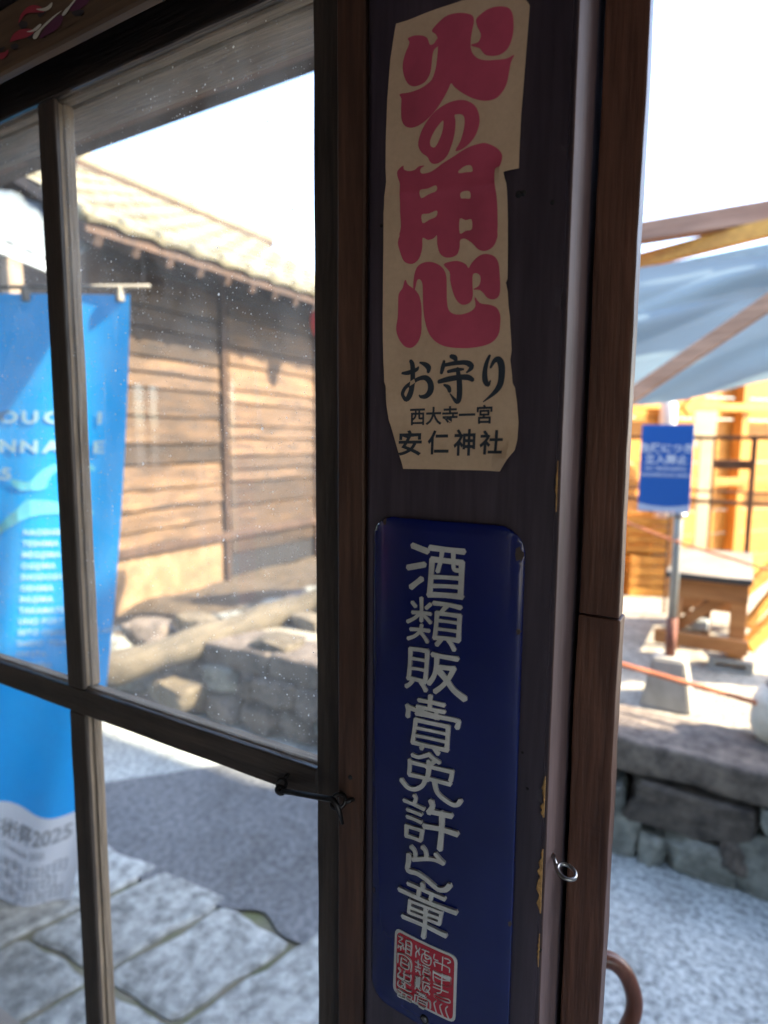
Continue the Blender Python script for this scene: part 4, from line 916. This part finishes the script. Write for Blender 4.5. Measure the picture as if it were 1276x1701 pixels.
# ------------------------------------------------------------------ lintel and painted board above the window
lin = box('lintel', -3.1, PXL-0.0008, -0.0180, 0.10, zr+0.0535, 2.10, 'beam_wood', None, 0.003); tag(lin, 'dark wooden lintel beam above the window sash', 'beam')
pz = aty(0, 125, -0.03).z
pbd = root('painted_board', (-0.8, -0.03, pz), 'old wooden board painted with red and white flowers over the window', 'painted board')
zt_ = aty(0, 15, -0.03).z
box('plank', -1.6, PXL-0.02, -0.03, -0.019, pz, zt_, 'board_wood', pbd, 0.002, wob=0.0006, cuts=30, axis=0)
box('upper_batten', -1.6, PXL-0.02, -0.045, -0.001, zt_+0.001, zt_+0.06, 'beam_wood', pbd, 0.003)
def z4(x, y): p = aty(x/4.2533, y/4.2533, -0.0312); return (p.x, p.z)
fl = {'flower_red': [[(135, 170), (150, 110), (190, 60), (240, 38), (290, 50), (320, 85), (270, 90), (200, 95), (165, 125)], [(75, 300), (95, 250), (140, 215), (200, 205), (245, 220), (230, 245), (180, 270), (120, 285)], [(0, 415), (0, 380), (40, 370), (62, 350), (60, 385), (30, 415)]],
      'flower_white': [[(260, 68), (310, 62), (345, 45), (375, 20), (372, 50), (345, 75), (310, 82)], [(240, 272), (250, 240), (285, 210), (330, 165), (395, 110), (445, 78), (400, 118), (340, 175), (300, 215), (275, 262), (255, 280)], [(195, 228), (240, 212), (285, 175), (300, 180), (270, 215), (230, 230)], [(445, 110), (465, 75), (495, 45), (535, 0), (542, 5), (505, 55), (480, 95), (460, 115)]],
      'flower_dark': [[(135, 150), (190, 155), (195, 185), (160, 205), (138, 185)], [(80, 320), (115, 308), (135, 325), (115, 350), (85, 345)], [(205, 235), (250, 225), (240, 255), (205, 278)], [(270, 100), (330, 78), (300, 115), (285, 125)], [(0, 345), (40, 330), (20, 362), (0, 370)], [(510, 90), (560, 70), (600, 80), (570, 110), (530, 112)]],
      'flower_purple': [[(280, 270), (310, 210), (360, 150), (420, 105), (445, 120), (430, 170), (390, 215), (330, 250)], [(490, 70), (520, 20), (560, -30), (640, -40), (620, 20), (580, 55), (530, 80)]]}
for k, loops in fl.items():
    for li, lp in enumerate(loops):
        dl = 0.0003*['flower_purple', 'flower_dark', 'flower_red', 'flower_white'].index(k)+0.00003*li
        sheet('flower_paint', [fill2d([[(p.x, p.y) for p in catmull([(*z4(*q), 0) for q in lp], 3)]])], k, pbd, lambda u, v, i: Vector((u, -0.0312-dl, v)))

# ------------------------------------------------------------------ hook latch across sash and trim
hk = root('hook_latch', aty(515, 1315, 0.02), 'black iron hook latch joining the sash muntin to the trim board', 'latch')
e1 = aty(468, 1303, FY-0.010); e2 = aty(562, 1331, 0.000)
def ring(c, u, w, r_, n=18): return [c+u*(r_*math.cos(2*math.pi*i/n))+w*(r_*math.sin(2*math.pi*i/n)) for i in range(n)]
tube('screw_eye', ring(e1, Vector((1, 0, 0)), Vector((0, .5, .86)), 0.0052), 0.0017, 'iron', hk, 8, closed=True)
tube('screw_shank', [e1+Vector((0, 0.004, 0.004)), Vector((e1.x, FY+0.002, e1.z+0.006))], 0.0019, 'iron', hk, 8)
tube('screw_eye', ring(e2, Vector((.9, .35, 0)), Vector((0, .6, .8)), 0.0062), 0.0018, 'iron', hk, 8, closed=True)
tube('screw_shank', [e2+Vector((0.006, 0.002, 0.0)), Vector((e2.x+0.011, 0.010, e2.z+0.001))], 0.0021, 'iron', hk, 8)
a = e1+Vector((0.004, -0.003, -0.004)); b2 = e2+Vector((-0.004, -0.003, 0.002))
tube('hook_rod', [a, a.lerp(b2, .33), a.lerp(b2, .66), b2, b2+Vector((0.0055, -0.001, -0.003)), b2+Vector((0.0075, 0, -0.010)), b2+Vector((0.0100, 0.001, -0.020))], [0.0026]*4+[0.0025, 0.0022, 0.0015], 'iron', hk, 10)
tube('hook_eye', ring(e1+Vector((0.001, -0.003, -0.004)), Vector((.8, 0, -.5)), Vector((0, 1, 0)), 0.0045), 0.0017, 'iron', hk, 8, closed=True)
# bright steel screw eye on the post's side
se = root('screw_eye', (PXR, 0.03, aty(940, 1440, 0.03).z), 'bright steel screw eye in the side of the door post', 'screw eye')
zc = aty(918, 1440, 0.022).z; sy0 = 0.022
c = aty(941, 1448, 0.010)
wv_ = (up*0.30+fw*0.95).normalized()
tube('eye_ring', ring(c, (rt*0.95-up*0.15).normalized(), wv_, 0.0066, 24), 0.0015, 'steel', se, 8, closed=True)
tube('shank', [Vector((PXR-0.004, 0.021, c.z+0.0035)), Vector((PXR+0.002, 0.019, c.z+0.003)), c-rt*0.0066+up*0.0010], [0.0017, 0.0016, 0.0014], 'steel', se, 8)

# ------------------------------------------------------------------ walking cane outside, leaning by the jamb
dc = 0.86
def cz(x, y, d=dc): return CAM+ray(x, y)*d
crook = [cz(962, 1640), cz(972, 1608), cz(992, 1593), cz(1016, 1596), cz(1037, 1614), cz(1050, 1642), cz(1054, 1668), cz(1048, 1695), cz(1030, 1730)]
base = Vector((-0.21, 0.30, 0.02))
pts = catmull(crook, 4, False)+[crook[-1].lerp(base, s) for s in (0.3, 0.65, 1.0)]
cn_ = root('walking_cane', base, 'brown wooden walking cane with a curved crook handle beside the doorway', 'cane')
tube('shaft', pts, 0.0112, 'cane_wood', cn_, 14)
tube('rubber_tip', [base+Vector((0, 0, -0.02)), base+Vector((0, 0.0, 0.03))], 0.013, 'black_edge', cn_, 12)

# ------------------------------------------------------------------ fire-prevention poster
def q4(x, y): return (600+x/4.2533, y/4.2533)
def q5(x, y): return (600+x/4.05, 380+y/4.05)
def onp(pts, Y=-0.0015): return [(lambda p: (p.x, p.z))(aty(a_, b_, Y)) for a_, b_ in pts]
def smooth(pts, n=4): return [(p.x, p.y) for p in catmull([(a_, b_, 0) for a_, b_ in pts], n)]
po = root('fire_poster', aty(760, 780, 0), 'torn paper fire prevention poster with magenta brush characters on the door post', 'poster')
outl = [q4(*p) for p in ((245, 165), (330, 138), (450, 92), (580, 48), (705, 5), (900, -40), (1130, -30), (1165, -2), (1190, 35), (1180, 180), (1168, 330), (1150, 560), (1130, 800), (1118, 1050), (1115, 1190), (1060, 1205), (1012, 1222), (1020, 1262), (1030, 1298), (1033, 1400), (1036, 1560))]
outl += [q5(*p) for p in ((986, 120), (985, 250), (984, 335), (972, 362), (985, 420), (990, 520), (1000, 600), (1001, 650), (1008, 740), (1012, 820), (1002, 880), (1012, 960), (1018, 1040), (1034, 1070), (1048, 1170), (1058, 1300), (1052, 1420), (1042, 1490), (1000, 1548), (940, 1632), (870, 1628), (800, 1625), (640, 1622), (500, 1618), (290, 1615), (278, 1570), (250, 1490), (215, 1375), (190, 1290), (180, 1180), (176, 1100), (172, 1060), (160, 1030), (155, 960), (150, 900), (146, 750), (145, 600), (146, 450), (147, 300), (149, 150))]
outl += [q4(*p) for p in ((158, 1500), (162, 1430), (175, 1280), (172, 1180), (175, 1000), (185, 700), (205, 420), (225, 280), (238, 200))]
pol = onp(outl)
pzb = min(z for _, z in pol); pxl = min(x for x, _ in pol); pxr = max(x for x, _ in pol)
cr = onp([q5(1000, 1548)])[0]; tc_ = onp([q4(1000, 1230)])[0]; lc = onp([q5(180, 1150)])[0]
def pop(u, v, lift=0.0):
    d1 = math.hypot(u-cr[0], v-cr[1]); d2 = math.hypot(u-tc_[0], v-tc_[1]); d3 = math.hypot(u-lc[0], v-lc[1])
    y = 0.0011+0.0045*math.exp(-(d1/0.010)**2)+0.0022*math.exp(-(d2/0.008)**2)+0.0030*math.exp(-(d3/0.016)**2)
    y += 0.0006*noise.noise(Vector((u*28, v*20, 0)))+0.0002*noise.noise(Vector((u*120, v*90, 0)))+0.0016*max(0, (pzb+0.03-v)/0.03)
    # a crease runs across the tear in the middle
    y += 0.0007*math.exp(-((v-tc_[1]+0.10*(u-tc_[0])+0.006)/0.004)**2)
    return Vector((u, -max(y, 0.0004)-lift, v))
sheet('paper_sheet', [grid_cut(*fill2d([pol]), 0.006)], 'paper', po, lambda u, v, i: pop(u, v), 0.0003)
G = []
G.append([[q4(*p) for p in ((328, 272), (370, 252), (430, 251), (468, 270), (486, 316), (516, 306), (540, 270), (548, 320), (520, 345), (506, 380), (500, 430), (490, 510), (460, 570), (420, 600), (370, 612), (330, 590), (302, 530), (294, 460), (310, 380), (335, 320), (340, 292))]])
G.append([[q4(*p) for p in ((500, 215), (545, 160), (600, 115), (660, 95), (730, 92), (785, 108), (796, 150), (786, 200), (776, 260), (773, 310), (775, 340), (790, 380), (830, 415), (890, 428), (960, 425), (1030, 415), (1083, 388), (1060, 440), (1045, 520), (1030, 590), (1000, 650), (950, 698), (880, 714), (800, 700), (720, 660), (660, 615), (636, 588), (618, 625), (590, 680), (540, 760), (480, 830), (420, 880), (360, 904), (310, 890), (287, 840), (285, 760), (287, 700), (275, 667), (340, 655), (410, 630), (460, 600), (500, 560), (525, 490), (535, 420), (543, 330), (540, 270), (525, 240))]])
G.append([[q4(*p) for p in ((812, 132), (850, 95), (900, 62), (960, 45), (1030, 50), (1065, 85), (1078, 150), (1075, 230), (1055, 310), (1020, 365), (960, 396), (890, 393), (860, 370), (835, 340), (772, 318), (825, 297), (846, 255), (838, 220), (818, 180))]])
G.append([[q4(*p) for p in ((470, 1110), (430, 1080), (404, 1030), (415, 960), (450, 880), (510, 800), (580, 745), (660, 712), (730, 709), (790, 735), (825, 780), (839, 850), (825, 920), (795, 980), (750, 1030), (700, 1060), (667, 1063), (700, 1000), (725, 920), (733, 850), (720, 815), (690, 808), (661, 815), (668, 860), (660, 950), (635, 1040), (600, 1110), (550, 1150), (510, 1158), (485, 1140))],
          [q4(*p) for p in ((581, 853), (575, 920), (550, 990), (520, 1040), (491, 1030), (489, 990), (515, 930), (550, 880))]])
u_o = [q4(*p) for p in ((257, 1210), (298, 1171), (304, 1198), (340, 1210), (380, 1200), (410, 1175), (449, 1171), (424, 1190), (419, 1215), (440, 1228), (500, 1210), (580, 1150), (660, 1100), (740, 1050), (820, 1020), (880, 1011), (950, 1040), (990, 1080), (999, 1120), (985, 1180), (952, 1200), (950, 1300), (960, 1400), (965, 1500), (966, 1600))]
u_o += [q5(*p) for p in ((918, 15), (917, 60), (890, 120), (840, 149), (790, 140), (745, 95), (700, 68), (667, 78), (663, 130), (640, 180), (575, 195), (530, 165), (513, 100), (511, 45), (490, 65), (450, 76), (414, 62), (412, 130), (390, 200), (345, 236), (290, 220), (260, 150), (247, 90), (260, 40))]
u_o += [q4(*p) for p in ((268, 1660), (281, 1600), (276, 1500), (275, 1400), (274, 1300), (260, 1255))]
G.append([u_o]+[[q4(*p) for p in h] for h in (((420, 1347), (475, 1335), (531, 1311), (536, 1350), (480, 1375), (426, 1401)), ((688, 1208), (735, 1172), (779, 1171), (786, 1212), (740, 1216), (695, 1223)), ((430, 1517), (480, 1510), (536, 1488), (531, 1530), (480, 1555), (436, 1577)),
          ((702, 1367), (730, 1352), (769, 1355), (771, 1401), (735, 1402), (705, 1400)), ((697, 1547), (740, 1556), (781, 1551), (783, 1620), (740, 1632), (698, 1649)))])
G.append([[q5(*p) for p in ((297, 343), (315, 375), (352, 402), (372, 420), (395, 460), (407, 530), (408, 620), (405, 700), (385, 760), (345, 799), (300, 795), (260, 750), (237, 680), (248, 600), (251, 520), (255, 440), (280, 400))]])
G.append([[q5(*p) for p in ((352, 402), (355, 330), (375, 260), (420, 228), (480, 225), (540, 255), (572, 310), (577, 400), (578, 480), (590, 545), (625, 574), (680, 576), (740, 555), (770, 520), (764, 458), (800, 500), (860, 510), (910, 530), (936, 580), (935, 660), (920, 720), (870, 770), (780, 797), (680, 804), (580, 795), (510, 765), (460, 710), (430, 620), (418, 530), (415, 430), (412, 370), (395, 340), (376, 350), (364, 405))]])
G.append([[q5(*p) for p in ((556, 240), (610, 220), (660, 219), (705, 240), (724, 265), (745, 230), (790, 185), (840, 169), (895, 185), (925, 230), (932, 300), (936, 400), (925, 455), (890, 476), (850, 465), (820, 430), (795, 412), (754, 408), (790, 385), (804, 350), (800, 315), (775, 299), (752, 312), (750, 380), (752, 450), (735, 495), (690, 513), (650, 490), (620, 430), (600, 350), (595, 290))]])
ink = [grid_cut(*fill2d([smooth(onp(lp), 3) for lp in g]), 0.006) for g in G]
sheet('magenta_characters', ink, 'ink_red', po, lambda u, v, i: pop(u, v, 0.0005+0.00002*i))
B = []      # brushed black line: o-ma-mo-ri, stroke by stroke
def bs(pts, w): B.append(([q5(*p) for p in pts], w if isinstance(w, (int, float)) else list(w)))
bs(((276, 972), (320, 968), (372, 948), (386, 930)), (16, 30, 26, 12)); bs(((332, 888), (345, 915), (348, 990), (345, 1060), (330, 1120), (308, 1150), (290, 1130), (285, 1105), (305, 1065), (350, 1030), (400, 1005), (440, 1005), (468, 1040), (468, 1090), (440, 1125), (405, 1130), (392, 1120)), (24, 34, 36, 36, 40, 30, 24, 26, 26, 26, 28, 36, 42, 44, 34, 22, 10)); bs(((395, 900), (430, 912), (455, 935), (452, 965)), (12, 30, 38, 22))
bs(((605, 858), (632, 868), (640, 890)), (26, 34, 20)); bs(((560, 890), (552, 930), (542, 972)), (18, 30, 22)); bs(((555, 920), (630, 905), (700, 900), (735, 915), (740, 938), (710, 968)), (22, 28, 30, 38, 30, 10)); bs(((585, 962), (640, 950), (690, 945)), (20, 26, 14))
bs(((524, 1030), (590, 1012), (660, 1000), (720, 1000), (752, 1018)), (26, 36, 34, 36, 26)); bs(((650, 940), (660, 1010), (664, 1090), (658, 1150), (640, 1160), (600, 1110)), (24, 36, 38, 36, 28, 8)); bs(((560, 1050), (590, 1068), (598, 1095)), (14, 30, 24))
bs(((866, 852), (845, 900), (832, 960), (835, 1020), (855, 1050), (870, 1020)), (16, 26, 32, 36, 26, 8)); bs(((870, 935), (895, 890), (925, 880), (945, 920), (945, 1000), (930, 1060), (890, 1110), (822, 1165)), (14, 28, 40, 44, 42, 38, 26, 6))
kp = 1/4.05
sk2 = []
for pts, w in B:
    P2 = onp(pts); sc_px = 0.00049*kp*4.05/4.05
    ws_ = [w]*len(pts) if isinstance(w, (int, float)) else w
    # width: zoomed pixels -> metres on the poster plane
    sk2.append(ribbon([(x, z) for x, z in P2], [q*0.000112 for q in ws_]))
def ptxt(body, pxa, pya, pxb, pyb, hpx, bold):
    a_, b_ = onp([(pxa, pya)])[0], onp([(pxb, pyb)])[0]; h = abs(onp([(pxa, pya-hpx)])[0][1]-a_[1])
    vs, fs = text2d(body, 1.0, bold); w = max(v.x for v in vs)-min(v.x for v in vs); mn = min(v.x for v in vs); hh = max(v.y for v in vs)-min(v.y for v in vs); my = min(v.y for v in vs)
    d = (b_[0]-a_[0]); sx_ = d/w; sy_ = h/hh
    return [Vector((a_[0]+(v.x-mn)*sx_, a_[1]+(v.y-my)*sy_+(b_[1]-a_[1])*(v.x-mn)/w, 0)) for v in vs], fs
parts = [fill2d([s_]) for s_ in sk2]+[ptxt('西大寺一宮', 682, 707, 818, 704, 30, 0.022)]
for ch, xa, xb, y_, h in (('安', 663, 701, 757, 42), ('仁', 711, 746, 755, 40), ('神', 754, 790, 757, 44), ('社', 797, 837, 755, 40)): parts.append(ptxt(ch, xa, y_, xb, y_, h, 0.022))
sheet('black_characters', [grid_cut(a_, b_, 0.006) for a_, b_ in parts], 'ink_dark', po, lambda u, v, i: pop(u, v, 0.0005+0.00002*i))

# ------------------------------------------------------------------ blue enamel licence plate
def r6(x, y): return (590+x/3.8645, 840+y/3.8645)
def r8(x, y): return (650+x/5.314, 1240+y/5.314)
def r9(x, y): return (640+x/9.11, 1530+y/9.11)
es_ = root('enamel_sign', aty(740, 1690, 0), 'deep blue enamel licence plate with raised white characters on the door post', 'sign')
ex0 = aty(616, 1250, -0.004).x; ex1 = aty(868, 1000, -0.004).x; ez1 = aty(620, 856, -0.004).z; ez0 = aty(640, 1668, -0.004).z
ecx = (ex0+ex1)/2; ehw = (ex1-ex0)/2
def enm(u, v, lift=0.0):
    """plate is bowed across its width and rolled back at the rim"""
    s = (u-ecx)/ehw; e = min(1.0, min(u-ex0, ex1-u, v-ez0, ez1-v)/0.008); e = max(0.0, e)
    return Vector((u, -(0.0012+0.0045*(1-s*s)+0.0016*math.sqrt(e))-lift, v))
rr = 0.020; lp = []
for (cx2, cz2, a0) in ((ex1-rr, ez1-rr, 0), (ex0+rr, ez1-rr, 90), (ex0+rr, ez0+rr, 180), (ex1-rr, ez0+rr, 270)):
    for i in range(9): a_ = R(a0+i*90/8); lp.append((cx2+rr*math.cos(a_), cz2+rr*math.sin(a_)))
vs, fs = grid_cut(*fill2d([lp]), 0.003)
bm = bmesh.new(); bv = [bm.verts.new(enm(v.x, v.y)) for v in vs]
for f in fs: bm.faces.new([bv[i] for i in f])
bmesh.ops.recalc_face_normals(bm, faces=bm.faces); bmesh.ops.solidify(bm, geom=bm.faces[:], thickness=0.0012)
frombm('plate', bm, 'enamel_blue', es_, True)
YE = -0.0065
K = []      # (points, width) in zoomed pixels of their region
def S6(w, *strokes):
    for s_ in strokes: K.append(([r6(*p) for p in s_], w/3.8645))
def S8(w, *strokes):
    for s_ in strokes: K.append(([r8(*p) for p in s_], w/5.314))
# sake
S6(25, ((372, 255), (470, 292)), ((342, 396), (450, 376)), ((362, 522), (400, 492), (432, 468)))
S6(25, ((488, 268), (600, 282), (702, 294)), ((500, 345), (492, 450), (484, 565)), ((498, 342), (590, 352), (692, 366)), ((690, 362), (686, 470), (680, 580)), ((476, 568), (580, 572), (690, 582)))
S6(19, ((500, 455), (590, 458), (684, 466)), ((496, 512), (590, 514), (680, 522)), ((565, 282), (555, 350), (535, 420)), ((636, 288), (636, 360), (642, 408), (680, 414)))
# kind
S6(17, ((370, 618), (392, 645)), ((490, 630), (462, 655)), ((372, 682), (430, 684), (492, 692)), ((430, 590), (431, 660), (430, 738)), ((418, 690), (385, 720), (340, 742)), ((442, 695), (465, 720), (490, 748)),
   ((360, 790), (420, 792), (480, 800)), ((432, 764), (420, 805), (385, 835), (343, 850)), ((425, 808), (450, 840), (470, 872)))
S6(20, ((512, 622), (600, 632), (682, 652)), ((595, 640), (570, 668), (556, 690)), ((532, 682), (526, 760), (518, 842)), ((530, 686), (600, 694), (678, 706)), ((676, 704), (672, 780), (668, 862)), ((512, 842), (590, 848), (670, 864)), ((560, 852), (530, 888)), ((605, 858), (625, 890), (642, 922)))
S6(15, ((530, 732), (600, 740), (672, 752)), ((525, 786), (600, 794), (670, 806)))
# sell
S6(20, ((360, 915), (356, 1010), (348, 1105)), ((358, 916), (415, 920), (472, 930)), ((470, 928), (464, 1030), (456, 1126)), ((342, 1102), (400, 1112), (458, 1128)), ((375, 1118), (355, 1142), (332, 1156)), ((428, 1128), (445, 1155), (460, 1182)))
S6(15, ((355, 976), (410, 982), (466, 992)), ((352, 1038), (410, 1044), (460, 1054)))
S6(22, ((504, 950), (580, 966), (662, 980)), ((532, 962), (526, 1040), (510, 1095), (480, 1136)), ((530, 1030), (590, 1036), (642, 1042)), ((640, 1042), (610, 1100), (570, 1150), (520, 1188)))
S6(28, ((540, 1052), (590, 1110), (640, 1180), (708, 1236)))
# trade
S6(19, ((415, 1242), (490, 1255), (578, 1275)), ((490, 1214), (486, 1300)), ((405, 1285), (490, 1300), (580, 1318)))
S6(22, ((340, 1278), (345, 1310), (342, 1348)), ((345, 1288), (440, 1320), (560, 1352), (660, 1374), (668, 1395), (660, 1420)))
S6(17, ((398, 1330), (470, 1342), (545, 1358)), ((440, 1300), (436, 1340)), ((530, 1322), (525, 1360)))
S6(20, ((396, 1368), (386, 1440), (376, 1512)), ((394, 1368), (500, 1390), (606, 1412)), ((604, 1408), (600, 1490), (594, 1560)), ((372, 1512), (480, 1536), (600, 1562)), ((445, 1530), (432, 1552)), ((515, 1548), (540, 1586)))
S6(15, ((390, 1418), (500, 1438), (600, 1460)), ((384, 1466), (490, 1486), (597, 1510)))
# permit
S8(26, ((195, 66), (250, 84), (300, 74), (350, 58)), ((345, 62), (390, 100), (436, 132)), ((395, 118), (360, 150), (320, 170)), ((172, 112), (170, 170), (166, 236)), ((168, 126), (340, 164), (552, 214)), ((545, 208), (542, 250), (532, 292)), ((166, 238), (340, 272), (530, 322)))
S8(30, ((345, 120), (340, 200), (328, 285)), ((315, 275), (285, 335), (220, 366), (150, 350), (95, 288)), ((392, 300), (410, 380), (460, 440), (550, 500), (600, 498), (620, 470)))
S8(24, ((212, 422), (226, 450), (215, 490)), ((120, 466), (200, 496), (300, 540)), ((150, 546), (210, 566), (276, 590)), ((148, 608), (210, 628), (274, 656)), ((142, 688), (140, 780)), ((140, 690), (210, 708), (288, 730)), ((286, 726), (270, 816)), ((136, 776), (200, 792), (272, 816)))
S8(34, ((362, 468), (374, 520), (342, 570)), ((352, 556), (440, 578), (540, 600)), ((302, 688), (440, 712), (590, 762)), ((458, 570), (455, 720), (440, 892)))
# of
S8(26, ((184, 874), (215, 910), (225, 962)), ((285, 874), (312, 905), (322, 960)), ((200, 984), (320, 976), (400, 985), (470, 1016)), ((402, 936), (440, 980), (474, 1016)))
S8(34, ((166, 945), (160, 1010), (156, 1080), (240, 1104), (330, 1164), (420, 1240), (490, 1246), (526, 1212)))
# badge
S8(26, ((158, 1196), (300, 1252), (482, 1330)), ((284, 1195), (296, 1250)), ((260, 1236), (250, 1298)), ((372, 1280), (360, 1336)))
S8(30, ((78, 1250), (320, 1350), (582, 1452)), ((110, 1486), (300, 1558), (492, 1652)), ((318, 1420), (310, 1540), (295, 1664)))
S8(22, ((176, 1342), (166, 1444)), ((174, 1346), (310, 1394), (458, 1450)), ((456, 1444), (436, 1548)), ((168, 1400), (300, 1446), (444, 1500)), ((162, 1446), (300, 1494), (438, 1548)))
def estroke(pts, wpx):
    P2 = [(lambda p: (p.x, p.z))(aty(a_, b_, YE)) for a_, b_ in pts]
    return ribbon(P2, [wpx*0.00064*(1.10 if i in (0, len(pts)-1) else 0.96) for i in range(len(pts))])
def raised(name, outlines, mat, h, base=0.0):
    bm = bmesh.new()
    for k_, lp_ in enumerate(outlines):
        vs, fs = grid_cut(*fill2d([lp_]), 0.006); hh = base+h+0.000015*k_
        bv = [bm.verts.new(enm(v.x, v.y, hh)) for v in vs]
        for f in fs:
            try: bm.faces.new([bv[i] for i in f])
            except ValueError: pass
        n_ = len(lp_)
        a_ = [bm.verts.new(enm(p[0], p[1], hh)) for p in lp_]
        c_ = sum((Vector(p) for p in lp_), Vector((0, 0)))/n_
        b_ = [bm.verts.new(enm(p[0]+(-0.00025 if 0 else 0), p[1], base-0.0003)) for p in lp_]
        for i in range(n_): bm.faces.new([a_[i], a_[(i+1) % n_], b_[(i+1) % n_], b_[i]])
    return frombm(name, bm, mat, es_)
raised('raised_characters', [estroke(p, w) for p, w in K], 'enamel_white', 0.0009)
# red seal with white border and seal-script strokes
def rq(corners, r_):
    """rounded quad"""
    out = []
    n_ = len(corners)
    for i in range(n_):
        p = Vector(corners[i]); a_ = Vector(corners[i-1]); b_ = Vector(corners[(i+1) % n_]); da = (a_-p).normalized()*r_; db = (b_-p).normalized()*r_
        for s in (0, .25, .5, .75, 1): out.append(tuple((p+da)*(1-s)**2+2*s*(1-s)*p+(p+db)*s*s))
    return out
def onE(pts): return [(lambda p: (p.x, p.z))(aty(*r9(a_, b_), YE)) for a_, b_ in pts]
raised('seal_border', [rq(onE([(150, 95), (1100, 530), (1065, 1540), (112, 1065)]), 0.006)], 'enamel_white', 0.0006)
raised('seal_field', [rq(onE([(182, 148), (1056, 545), (1030, 1490), (160, 1045)]), 0.005)], 'enamel_red', 0.0002, 0.0006)
Z = []
def S9(*st_):
    for s_ in st_: Z.append([r9(*p) for p in s_])
S9(((760, 480), (752, 545), (815, 578)), ((755, 600), (768, 660)), ((885, 520), (880, 620), (872, 720)), ((770, 590), (860, 625), (940, 665), (985, 700), (985, 755)), ((915, 540), (975, 560), (1000, 600), (960, 612)),
   ((745, 722), (742, 800), (755, 885), (860, 935), (985, 975), (1003, 900), (995, 830), (870, 780), (745, 722)), ((878, 770), (868, 935)), ((770, 815), (880, 868), (990, 880)),
   ((742, 968), (850, 1010), (965, 1055)), ((750, 920), (860, 965)), ((868, 950), (860, 1050), (800, 1060)), ((765, 1075), (880, 1130), (975, 1165), (990, 1215), (880, 1180), (770, 1125), (765, 1075)),
   ((785, 1185), (755, 1215), (770, 1290), (792, 1368)), ((868, 1230), (842, 1262), (860, 1340), (892, 1424)), ((955, 1270), (928, 1305), (945, 1380), (978, 1462)))
S9(((475, 350), (490, 400)), ((540, 385), (520, 440), (535, 490)), ((510, 420), (480, 460), (478, 520)), ((575, 400), (680, 440)), ((625, 420), (610, 470)), ((580, 470), (570, 580), (690, 640), (705, 530), (600, 470)), ((615, 500), (640, 545), (690, 540)), ((600, 560), (650, 590)),
   ((470, 590), (555, 640)), ((515, 570), (515, 680)), ((470, 660), (550, 690)), ((480, 740), (515, 720), (550, 790)), ((470, 700), (545, 740)), ((585, 640), (690, 690)), ((610, 680), (590, 780), (680, 820), (690, 740), (620, 690)), ((600, 735), (680, 770)), ((600, 810), (585, 850)), ((650, 825), (690, 870)),
   ((480, 810), (470, 950), (540, 985), (552, 845), (480, 810)), ((478, 860), (545, 895)), ((475, 905), (542, 940)), ((480, 965), (470, 1000)), ((520, 985), (550, 1020)), ((585, 880), (690, 920)), ((595, 890), (590, 1000), (650, 1045), (690, 985), (640, 940), (615, 985)), ((640, 1000), (690, 1080)),
   ((500, 1040), (620, 1095)), ((470, 1080), (462, 1175)), ((480, 1085), (590, 1130), (690, 1180), (700, 1290)), ((530, 1075), (640, 1125)), ((515, 1120), (505, 1215), (560, 1260), (635, 1290), (655, 1190)), ((525, 1150), (645, 1205)), ((520, 1185), (640, 1240)), ((530, 1260), (600, 1300)))
S9(((215, 210), (275, 250), (220, 290), (290, 340), (230, 370)), ((250, 365), (245, 420)), ((210, 350), (205, 390)), ((285, 380), (300, 410)), ((330, 285), (325, 460)), ((335, 270), (410, 310), (405, 490)), ((335, 330), (405, 365)), ((332, 385), (402, 420)), ((320, 450), (410, 495)),
   ((205, 470), (200, 610)), ((215, 470), (300, 490), (390, 560), (415, 640), (408, 735)), ((260, 530), (250, 650), (310, 690), (370, 700), (375, 600)), ((290, 545), (345, 580)), ((270, 600), (360, 640)),
   ((210, 690), (240, 740), (200, 800), (290, 850)), ((305, 730), (300, 860)), ((290, 770), (400, 820)), ((405, 790), (400, 880), (330, 870)), ((200, 820), (300, 880), (400, 945)), ((210, 890), (205, 950), (310, 1000)), ((260, 900), (300, 930), (260, 960)), ((310, 880), (320, 1000), (410, 1040)),
   ((205, 1010), (310, 1065), (415, 1110), (405, 1160)), ((215, 1060), (205, 1110), (310, 1150), (410, 1195)), ((270, 1040), (260, 1110)), ((340, 1075), (330, 1145)))
raised('seal_script', [estroke(p, 13/9.11) for p in Z], 'enamel_white', 0.0003, 0.00085)
# fixing hole and its nail at the foot of the plate
p = aty(*r9(600, 1470), YE); tube('fixing_nail', [enm(p.x, p.z, -0.0005), enm(p.x, p.z, 0.0006)], 0.0038, 'shadow_gap', es_, 14)
tube('nail_head', [enm(p.x, p.z, 0.0006), enm(p.x, p.z, 0.0011)], [0.0026, 0.0019], 'steel', es_, 12)
rng = random.Random(12)
for cu, cv, rc in ((ex1-0.004, ez1-0.020, 0.0042), (ex1-0.0025, ez1-0.075, 0.0020), (ex0+0.003, ez0+0.10, 0.0020), (ex0+0.012, ez1-0.004, 0.0022), (ex1-0.002, ez0+0.12, 0.0016), (ex1-0.018, ez0+0.006, 0.0030)):
    lp_ = [(cu+rc*rng.uniform(.5, 1.1)*math.cos(a_*0.4488), cv+1.5*rc*rng.uniform(.5, 1.1)*math.sin(a_*0.4488)) for a_ in range(14)]
    lp_ = [(min(max(a_, ex0+0.0004), ex1-0.0004), b_) for a_, b_ in lp_]
    sheet('enamel_chip', [fill2d([lp_])], 'rust_dark', es_, lambda u, v, i: enm(u, v, 0.00018))
